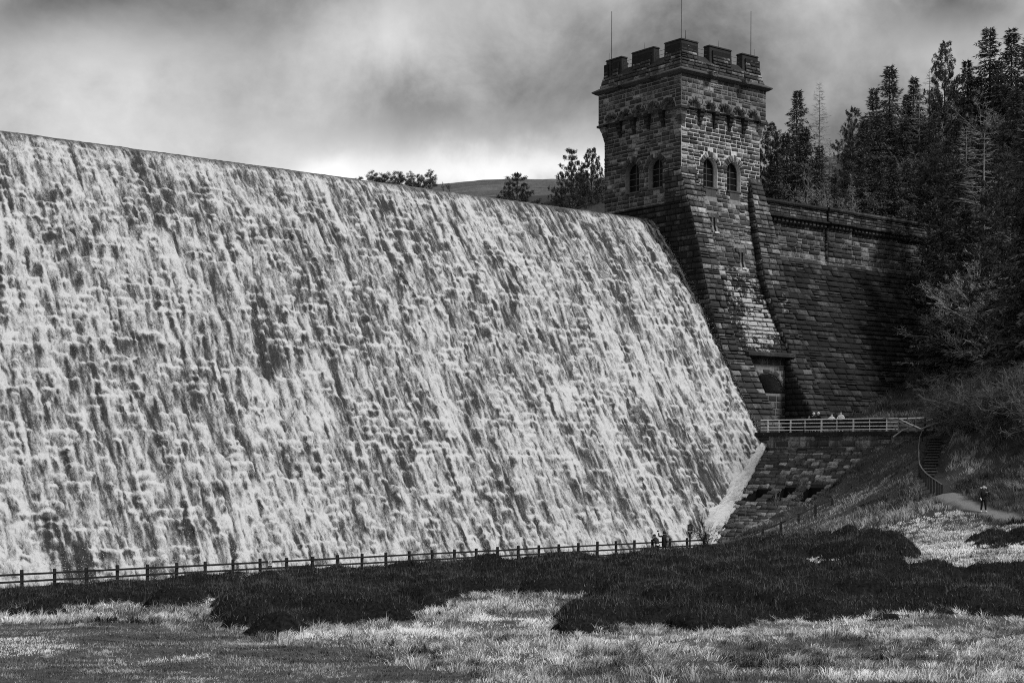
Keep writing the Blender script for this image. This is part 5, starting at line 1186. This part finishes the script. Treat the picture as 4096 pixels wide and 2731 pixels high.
# notice on a post
def signpost():
    sp = empty('warning_sign', 'small dark notice board on a post standing at the fence near the saplings', 'sign'); c = W(690, 530, 109.6); base = gz(c.x, c.y)
    zt = CAMZ-(524.0-HZ)/F*109.6; zb = CAMZ-(533.3-HZ)/F*109.6; wd = 21/4/F*109.6; Rz = Matrix.Rotation(.18, 3, 'Z')
    m = MB(); m.tube([(c.x, c.y+.05, base-.2), (c.x, c.y+.05, zb+.1)], [.06, .06], 8); m.build('post', M['timber'], sp)
    m = MB(); m.box((c.x, c.y, (zt+zb)/2), (wd, .04, zt-zb), Rz); n = 10
    m.add([Vector((c.x, c.y, zt))+Rz @ Vector((.09*math.cos(math.pi*k/n), y, .07*math.sin(math.pi*k/n))) for y in (-.02, .02) for k in range(n+1)], [tuple(range(n+1)), tuple(range(n+1, 2*n+2))[::-1]]+[(k, k+1, n+2+k, n+1+k) for k in range(n)])
    bd = m.build('board', M['black'], sp); H = zt-zb
    for fy, fw, br in ((.12, .78, .3), (.27, .55, .3), (.41, .60, 1), (.53, .45, .3), (.69, .82, .7), (.84, .42, .7)):
        m = MB(); x = -fw*wd/2; k = 0
        while x < fw*wd/2-.01:
            if not (fy == .41 and k == 6): m.add([Vector((c.x, c.y, zt-H*fy))+Rz @ Vector((x+u, -.023, v)) for u, v in ((0, -.022), (.022, -.022), (.022, .022), (0, .022))], [(0, 1, 2, 3)])
            x += .034; k += 1
        m.build('lettering', M['sign_white'] if br > .6 else M['sign_grey'], bd)
signpost()
def noswim():
    s0 = None; best = 1e9
    for k in np.arange(-75, -20, .02):
        v = FP(k, 0, .13); e = abs(512+F*v.x/v.y-270.2)
        if e < best: best = e; s0 = k
    v = FP(s0, 0, .13); zt = CAMZ-(559.4-HZ)/F*v.y; w_, h_ = .26, .46
    def P(x, z, o=0): return FP(s0+x, zt-h_/2+z, .13+o)
    def plate(x0, x1, z0, z1, o): m = MB(); m.add([P(x, z, oo) for oo in (o-.006, o) for x, z in ((x0, z0), (x1, z0), (x1, z1), (x0, z1))], [(3, 2, 1, 0), (4, 5, 6, 7), (0, 1, 5, 4), (1, 2, 6, 5), (2, 3, 7, 6), (3, 0, 4, 7)]); return m
    sg = empty('no_swimming_sign', 'small white no swimming sign fixed to the fence rails', 'sign')
    bd = plate(-w_/2, w_/2, -h_/2, h_/2, 0).build('board', M['sign_white'], sg)
    m = MB(); n = 28; cz = .065; ra, rb = .095, .12
    m.add([P(r*math.cos(2*math.pi*k/n), cz+r*1.12*math.sin(2*math.pi*k/n), .004) for r in (ra, rb) for k in range(n)], [(k, (k+1) % n, n+(k+1) % n, n+k) for k in range(n)])
    m.add([P(x, z, .005) for x, z in ((-.085, .15), (-.065, .165), (.085, -.02), (.065, -.035))], [(0, 1, 2, 3)]); m.build('prohibition_ring', M['black'], bd)
    m = MB(); m.add([P(-.045+.022*math.cos(a), .075+.022*math.sin(a), .006) for a in np.linspace(0, 6.28, 10)[:-1]], [tuple(range(9))]); m.add([P(x, z, .006) for x, z in ((-.03, .07), (.03, .10), (.055, .11), (.055, .095), (.0, .06), (.05, .03), (.03, .02), (-.03, .045))], [tuple(range(8))])
    for dz in (.0, -.03): m.add([P(x, z+dz, .006) for x, z in ((-.06, .02), (-.03, .03), (0, .02), (.03, .03), (.06, .02), (.06, .008), (.03, .018), (0, .008), (-.03, .018), (-.06, .008))], [tuple(range(10))])
    m.build('swimmer_symbol', M['black'], bd)
    plate(-w_/2, w_/2, -.235, -.10, .004).build('caption_panel', M['black'], bd)
    m = plate(-.03, .03, -.135, -.12, .008); m.v += []; m.build('caption_line', M['sign_grey'], bd); plate(-.10, .10, -.195, -.165, .008).build('caption_line', M['sign_grey'], bd)
noswim()
# ------------------------------------------------------------------ platform railing
rl = empty('platform_railing', 'worn white four-rail railing with dark panels along the platform edge', 'railing')
def RP(a, z, o=0): v = e1+ed*a+en*(-.12-o); return Vector((v.x, v.y, z))
def a_for(px):
    A_ = np.linspace(-2, 22, 2400); v = np.array([[e1.x+ed.x*a-en.x*.12, e1.y+ed.y*a-en.y*.12] for a in A_]); return float(A_[np.argmin(np.abs(512+F*v[:, 0]/v[:, 1]-px))])
AP = {px: a_for(px) for px in (761, 768, 779, 790.6, 805, 821.4, 837, 853.4, 869.8, 886.8, 898.8, 908, 925)}
print('railing', AP)
for px in (768, 790.6, 821.4, 853.4, 886.8, 898.8):
    a = AP[px]; m = MB(); z = 12.05
    m.tube([RP(a, z), RP(a, z+1.12)], [.075, .06], 8); m.tube([RP(a, z), RP(a, z+.05)], [.12, .12], 8); m.build('post', M['white_paint'], rl)
for px in (779, 805, 837, 869.8): m = MB(); m.tube([RP(AP[px], 12.05), RP(AP[px], 13.1)], [.03, .03], 6); m.build('baluster', M['paint_worn'], rl)
for z in (13.13, 12.82, 12.5, 12.22):
    m = MB(); m.tube([RP(AP[761], z, -.04), RP(AP[821.4], z+.005, -.04), RP(AP[898.8], z, -.04)], [.04]*3, 6); m.build('rail', M['paint_worn'], rl)
for p0, p1 in ((790.6, 821.4), (821.4, 853.4), (853.4, 886.8)):
    m = MB(); a0, a1 = AP[p0]+.1, AP[p1]-.1; m.add([RP(a, z, o) for o in (.06, .08) for a, z in ((a0, 12.3), (a1, 12.3), (a1, 13.08), (a0, 13.08))], [(3, 2, 1, 0), (4, 5, 6, 7), (0, 1, 5, 4), (1, 2, 6, 5), (2, 3, 7, 6), (3, 0, 4, 7)]); m.build('panel', M['panel'], rl)
# timber gate and fence between platform and steps
gt = empty('timber_barrier', 'weathered timber rails and gate between the platform and the steps', 'gate')
G0 = W(899, 430, 125.5); G1 = W(925, 429.5, 121); G2 = W(955, 421.5, 120.5)
for z, n_ in ((.25, 0), (.6, 0), (1.0, 0)): m = MB(); m.bar(G0+Vector((0, 0, z)), G1+Vector((0, 0, z)), .05, .10); m.build('rail', M['paint_worn'] if z == 1.0 else M['timber'], gt)
for k in (0, .35, .68, 1.0):
    p = G0.lerp(G1, k); m = MB(); m.box((p.x, p.y, p.z+.45), (.12, .12, 1.2)); m.build('post', M['bark_pale'] if k < 1 else M['timber'], gt)
m = MB(); m.bar(G0.lerp(G1, .35)+Vector((0, -.06, .95)), G0.lerp(G1, .68)+Vector((0, -.06, .2)), .04, .08); m.build('brace', M['bark_pale'], gt)
for z in (.1, .75): m = MB(); m.bar(G1+Vector((0, 0, z)), G2+Vector((0, 0, z)), .06, .12); m.build('rail', M['timber'] if z < .5 else M['paint_worn'], gt)
for k in (.3, .65, 1): p = G1.lerp(G2, k); m = MB(); m.box((p.x, p.y, p.z+.3), (.12, .12, 1.1)); m.build('post', M['timber'], gt)
m = MB(); m.tube([RP(AP[898.8], 13.1), W(909, 423, 123.5), W(922, 428.5, 121)], [.045, .045, .045], 6); m.build('sloping_rail', M['paint_worn'], gt)
# ------------------------------------------------------------------ steps
st = empty('stone_steps', 'narrow flight of dark steps with pale worn edges down the bank', 'steps')
NST = 14; T0_ = STEP0; T1_ = STEP1
for k in range(NST):
    f = k/(NST-1); p = T0_.lerp(T1_, f); wd = .95+.1*math.sin(k*1.7); m = MB(); p.x += .06*math.sin(k*2.3)
    m.box((p.x, p.y+.35, p.z-.28), (wd, .95, .50)); o = m.build('step', M['stone_dark'], st)
    m = MB(); m.box((p.x, p.y-.14, p.z-.045+.02), (wd+.06, .10, .10), Matrix.Rotation(.02*math.sin(k*3.1), 3, 'Y')); m.build('nosing', M['coping'], o)
LD = W(951, 501, 99); m = MB(); m.box((LD.x, LD.y, LD.z-.12), (1.9, .25, .22), Matrix.Rotation(-.12, 3, 'Z')); m.build('landing_edge', M['timber'], st)
hr = empty('stair_handrail', 'curved wooden handrail on posts down the left side of the steps', 'handrail')
HRP = [W(922.3, 430.4, 121), W(919.6, 437, 119), W(918.8, 446, 116.5), W(918.8, 455, 114), W(919.2, 463, 111.5), W(922, 468, 110), W(926, 472.5, 108), W(931, 476.5, 106), W(937, 480.5, 104), W(942, 484, 102)]
m = MB(); m.tube(HRP[:5], [.04]*5, 6); m.build('upper_rail', M['twig'], hr); m = MB(); m.tube(HRP[4:], [.05]*6, 6); m.build('lower_rail', M['twig'], hr)
for i in range(4, 10):
    for u in (0, .5):
        if i == 9 and u: continue
        p = HRP[i].lerp(HRP[min(i+1, 9)], u); m = MB(); g0 = min(gz(p.x, p.y), p.z-.7); m.box((p.x, p.y, (p.z+g0-.2)/2), (.11, .11, p.z-g0+.2)); m.build('post', M['timber'], hr)
for i in (0, 1, 2, 3): p = HRP[i]; m = MB(); g0 = min(gz(p.x, p.y), p.z-.8); m.box((p.x, p.y+.05, (p.z+g0-.2)/2), (.09, .09, p.z-g0+.2)); m.build('post', M['timber'], hr)

# ------------------------------------------------------------------ people
def skinned(name, chains, mat, parent, root=0, sub=2):
    """chains: (points dict) verts list [(x,y,z,r)], edges list"""
    V, E = chains; me = bpy.data.meshes.new(name); bm = bmesh.new(); lay = bm.verts.layers.skin.verify(); vs = []
    for x, y, z, r in V:
        v = bm.verts.new((x, y, z)); rr = r if isinstance(r, tuple) else (r, r); v[lay].radius = rr; vs.append(v)
    for a, b in E: bm.edges.new((vs[a], vs[b]))
    vs[root][lay].use_root = True; bm.to_mesh(me); bm.free()
    o = bpy.data.objects.new(name, me); COL.objects.link(o); md = o.modifiers.new('skin', 'SKIN'); md.use_smooth_shade = True; md.use_x_symmetry = False
    if sub: s2 = o.modifiers.new('sub', 'SUBSURF'); s2.levels = sub; s2.render_levels = sub
    dg = bpy.context.evaluated_depsgraph_get(); m2 = bpy.data.meshes.new_from_object(o.evaluated_get(dg)); m2.materials.clear(); m2.materials.append(mat); m2.name = name
    bpy.data.objects.remove(o); return link(name, m2, None, parent)
class Sk:
    def __init__(s): s.v = []; s.e = []
    def add(s, p, r, par=None):
        s.v.append((p[0], p[1], p[2], r)); i = len(s.v)-1
        if par is not None: s.e.append((par, i))
        return i
    def chain(s, pts, par=None):
        for p, r in pts: par = s.add(p, r, par)
        return par
def lerp3(a, b, t): return tuple(a[i]+(b[i]-a[i])*t for i in range(3))
def person(label, loc, rz, h, hands, lean=0.0, side=0.0, coat='coat_dark', trousers='black', shoes='white_paint', coat_len=.80, hat=None, hair='hair_dark', long_hair=False, hood=None, feet=.12, elbows=None, head_tilt=0.0, extra=None, coat_w=1.0, seat=0):
    """local frame: faces -Y, X to the picture's right when rz=0; hands [(x,y,z) left-x, right-x] in metres for a 1.75 m body"""
    e = empty('person', label, 'person', loc, None, rz); k = h/1.75; e.scale = (k, k, k)
    hip = (0, .0, .95); def_ = lambda z: ((z-.95)*side, -(z-.95)*lean)
    sp = lambda z: (def_(z)[0], def_(z)[1], z)
    hipX = .095; sh = 1.43; HX, HY, _ = sp(1.62); HY -= head_tilt*.5
    b = Sk(); r0 = b.add(sp(.95), (.13, .10)); w_ = b.add(sp(1.12), (.12, .09), r0); c_ = b.add(sp(1.33), (.145, .10), w_); n_ = b.add(sp(1.47), .065, c_)
    hz = [ (HX, HY-.01, 1.56), (HX, HY-.012, 1.63), (HX, HY, 1.70), (HX, HY, 1.735)]
    hd = b.add(hz[0], (.078, .085), n_); h2 = b.add(hz[1], (.09, .105), hd); h3 = b.add(hz[2], (.078, .09), h2)
    b.add((HX, HY-.105, 1.605), .011, hd)                                          # nose
    for sg in (-1, 1): b.add((HX+sg*.088, HY+.01, 1.62), .014, h2)                  # ears
    arms = []
    for i, sg in enumerate((-1, 1)):
        S_ = (sp(sh)[0]+sg*.19, sp(sh)[1], sh-.02); Hn = hands[i]; mid_ = lerp3(S_, Hn, .5)
        dl = math.dist(S_, Hn); bend = math.sqrt(max(0, .29**2-(dl/2)**2)); eo = (elbows[i] if elbows else (sg*.5, .5, -.5)); nl = math.sqrt(sum(q*q for q in eo))
        E_ = tuple(mid_[j]+eo[j]/nl*bend for j in range(3)); arms.append((S_, E_, Hn))
        s1 = b.add((S_[0]*.9, S_[1], S_[2]), .055, c_); e1_ = b.add(E_, .04, s1); w1 = b.add(Hn, .028, e1_)
        dv = [Hn[j]-E_[j] for j in range(3)]; dn = math.sqrt(sum(q*q for q in dv)) or 1; dv = [q/dn for q in dv]
        px_ = (-dv[1], dv[0], 0) if abs(dv[2]) < .9 else (1, 0, 0); pn = math.sqrt(sum(q*q for q in px_)) or 1; px_ = tuple(q/pn for q in px_)
        pm = b.add(tuple(Hn[j]+dv[j]*.06 for j in range(3)), (.035, .018), w1)
        dw = (0, 0, -.5)
        for f, (o_, l_) in enumerate(((-.030, .062), (-.010, .075), (.010, .07), (.030, .055))):
            r_ = tuple(Hn[j]+dv[j]*.085+px_[j]*o_ for j in range(3)); t1 = tuple(r_[j]+dv[j]*l_*.55 for j in range(3)); t2 = tuple(t1[j]+(dv[j]*.6+dw[j])*l_*.5 for j in range(3))
            b.chain([(r_, .009), (t1, .009), (t2, .007)], pm)
        th = tuple(Hn[j]+dv[j]*.035-px_[j]*.035*sg for j in range(3)); b.chain([(th, .011), (tuple(th[j]+dv[j]*.05-px_[j]*.012*sg for j in range(3)), .009)], w1)
    legs = []
    for sg in (-1, 1):
        a = b.add((sg*hipX, 0, .88), .085, r0); kn = b.add((sg*(hipX*.5+feet*.5), -.02-seat*.1, .49), .055, a); an = b.add((sg*feet, .03, .09), .038, kn); b.add((sg*(feet+.02), -.12, .035), .035, an); legs.append(((sg*hipX, 0, .90), (sg*(hipX*.5+feet*.5), -.02-seat*.1, .49), (sg*feet, .03, .10)))
    skinned('body', (b.v, b.e), M['skin'], e, 0, 1)
    t = Sk(); r0 = t.add((0, 0, .97), (.16, .12))
    for L0, L1, L2 in legs: t.chain([((L0[0], L0[1], .86), .105), (L1, .078), ((L2[0], L2[1], .13), .062)], r0)
    skinned('trousers', (t.v, t.e), M[trousers], e, 0, 2)
    for L0, L1, L2 in legs:
        s3 = Sk(); s3.chain([((L2[0], L2[1]+.03, .07), (.055, .06)), ((L2[0]*1.05, L2[1]-.06, .055), (.055, .05)), ((L2[0]*1.15, L2[1]-.17, .04), (.048, .035))]); skinned('shoe', (s3.v, s3.e), M[shoes], e, 0, 2)
    c = Sk(); zb = coat_len; r0 = c.add((0, 0, zb+.02) if zb < .95 else sp(zb), (.20*coat_w, .15*coat_w))
    w_ = c.add(sp(1.05), (.19*coat_w, .145*coat_w), r0); c2 = c.add(sp(1.3), (.205*coat_w, .15*coat_w), w_); c3 = c.add(sp(1.44), (.15, .12), c2); c.add(sp(1.54), (.105, .105), c3)
    for S_, E_, Hn in arms: c.chain([((S_[0], S_[1], S_[2]-.02), .075), (E_, .065), (lerp3(E_, Hn, .92), .05)], c2)
    skinned('coat', (c.v, c.e), M[coat], e, 0, 2)
    hh = MB()
    def ell(mb, cx, cy, cz, rx, ry, rz_, u0=0, u1=math.pi, n=12, cut=None):
        b0 = len(mb.v); rows = 7
        for i in range(rows+1):
            th_ = u0+(u1-u0)*i/rows
            for j in range(n):
                ph = 2*math.pi*j/n; mb.v.append((cx+rx*math.sin(th_)*math.cos(ph), cy+ry*math.sin(th_)*math.sin(ph), cz+rz_*math.cos(th_)))
        for i in range(rows):
            for j in range(n): mb.f.append((b0+i*n+j, b0+(i+1)*n+j, b0+(i+1)*n+(j+1) % n, b0+i*n+(j+1) % n))
    if hat:
        ell(hh, HX, HY+.01, 1.64, .125, .14, .15, 0, math.pi*.58); hh.build('hat', M[hat], e, True)
    else:
        ell(hh, HX, HY+.05, 1.665, .108, .115, .115, 0, math.pi*.55)
        hh.build('hair', M[hair], e, True)
    if long_hair: m = MB(); ell(m, HX, HY+.06, 1.54, .11, .075, .17); m.build('hair', M[hair], e, True)
    if hood: m = MB(); ell(m, HX, HY+.09, 1.50, .17, .11, .10); m.build('hood', M[coat], e, True); m = MB(); m.tube([(HX-.14, HY-.05, 1.52), (HX-.17, HY+.02, 1.58), (HX-.10, HY+.12, 1.60), (HX+.10, HY+.12, 1.60), (HX+.17, HY+.02, 1.58), (HX+.14, HY-.05, 1.52)], [.03, .042, .04, .04, .042, .03], 8); m.build('fur_trim', M[hood], e, True)
    m = MB()
    for sg in (-1, 1): ell(m, HX+sg*.032, HY-.088, 1.635, .014, .008, .009, n=8)
    ell(m, HX, HY-.09, 1.565, .026, .007, .006, n=8)
    m.build('eyes_and_mouth', M['hair_dark'], e, True)
    return e, (HX, HY), arms, k
def on_ground(px, Y): X = (px-512)/F*Y; return (X, Y, gz(X, Y))
# walker on the path
pz = W(983.5, 511, 95.6); g0 = gz(pz.x, pz.y)
e, _, arms, k = person('person in a dark parka with pale fur collar and white shoes standing on the path', (pz.x, pz.y, g0+.02), .05, 1.74, [(-.27, -.22, .92), (.12, -.30, 1.30)], coat_len=.70, hood='hat_pale', feet=.15, elbows=[(-1, .3, -.2), (1, .2, -.7)], coat_w=1.12)
m = MB(); m.box((.10, -.36, 1.38), (.075, .012, .15)); o = m.build('mobile_phone', M['black']); o.parent = None; o.matrix_world = Matrix.Translation((pz.x, pz.y, g0+.02)) @ Matrix.Rotation(.05, 4, 'Z') @ Matrix.Scale(k, 4); tag(o, 'dark phone held up by the person on the path', 'phone')
# two at the fence
def fence_person(px, dq, **kw):
    best = min(((abs(512+F*FP(s_, 0, dq).x/FP(s_, 0, dq).y-px), s_) for s_ in np.arange(-40, -15, .02))); v = FP(best[1], 0, dq); return v, gz(v.x, v.y)
v, g0 = fence_person(657.5, .75); ra = math.pi+.5
person('person in a two-tone jacket and dark hat leaning on the fence, left of a pair', (v.x, v.y, max(g0, 2.72)), ra, 1.55, [(-.15, -.50, .88), (.20, -.52, .90)], lean=.62, coat='coat_dark', hat='black', coat_len=.98, feet=.15, head_tilt=.1)
m = MB(); 
v2, g2 = fence_person(664.3, .85)
e, _, arms, k = person('taller person in a long dark coat and beanie photographing the fall', (v2.x, v2.y, max(g2, 2.72)), math.pi+.25, 1.70, [(-.20, -.2, .95), (.33, -.34, 1.66)], coat='coat_dark', hat='black', coat_len=.55, feet=.10, elbows=[(-1, .3, -.3), (.6, 0, -1)], coat_w=1.12)
# in the picture the raised arm is on the left: the figure is seen from behind
m = MB(); m.box((.36, -.38, 1.76), (.17, .03, .12)); o = m.build('camera_body', M['black']); m_l = Matrix.Translation((v2.x, v2.y, max(g2, 2.72))) @ Matrix.Rotation(math.pi+.25, 4, 'Z') @ Matrix.Scale(k, 4); o.matrix_world = m_l; o.name = 'camera_phone'; tag(o, 'dark tablet held up by the taller person at the fence', 'tablet')
m = MB(); s3 = Sk(); s3.chain([((-.20, .14, .98), (.10, .08)), ((-.20, .17, 1.15), (.13, .09)), ((-.18, .14, 1.34), (.10, .07))]); o = skinned('backpack', (s3.v, s3.e), M['coat_grey'], None, 0, 2); o.matrix_world = m_l; tag(o, 'pale backpack on the back of the taller person at the fence', 'backpack')
# five on the platform
def plat(px, o=.45):
    A_ = np.linspace(-2, 20, 3000); P = np.array([[(e1+ed*a-en*(.12+o)).x, (e1+ed*a-en*(.12+o)).y] for a in A_]); i = int(np.argmin(np.abs(512+F*P[:, 0]/P[:, 1]-px))); return (P[i, 0], P[i, 1], 12.05)
face = math.atan2(en.y, en.x)+math.pi/2
person('small child with dark hair in a grey jacket, leftmost behind the platform railing', plat(809.3), face+.7, 1.42, [(-.15, -.40, 1.30), (.20, -.40, 1.30)], coat='coat_grey', coat_len=.85)
person('person in a pale hat and dark coat behind the railing, beside the child', plat(813.8, .5), face+.6, 1.70, [(-.18, -.25, 1.40), (.18, -.22, 1.42)], hat='hat_pale', coat='coat_dark', coat_len=.7, elbows=[(-1, -.2, -.8), (1, -.2, -.8)])
person('person in a white hat and dark coat bending over the railing', plat(819.5, .5), face-.1, 1.72, [(-.25, -.50, 1.12), (.22, -.50, 1.12)], hat='hat_pale', lean=.28, coat='coat_dark', coat_len=.75)
person('girl with long dark hair in a white jacket behind the railing', plat(831.8, .45), face+.6, 1.58, [(-.30, -.30, 1.20), (.18, -.32, 1.20)], coat='coat_pale', coat_len=.9, long_hair=True)
person('person in a long pale coat, scarf and white shoes, rightmost behind the railing', plat(841.0, .5), face+.2, 1.74, [(-.18, -.35, 1.15), (.18, -.35, 1.15)], coat='coat_pale', trousers='coat_mid', coat_len=.72, coat_w=1.05)
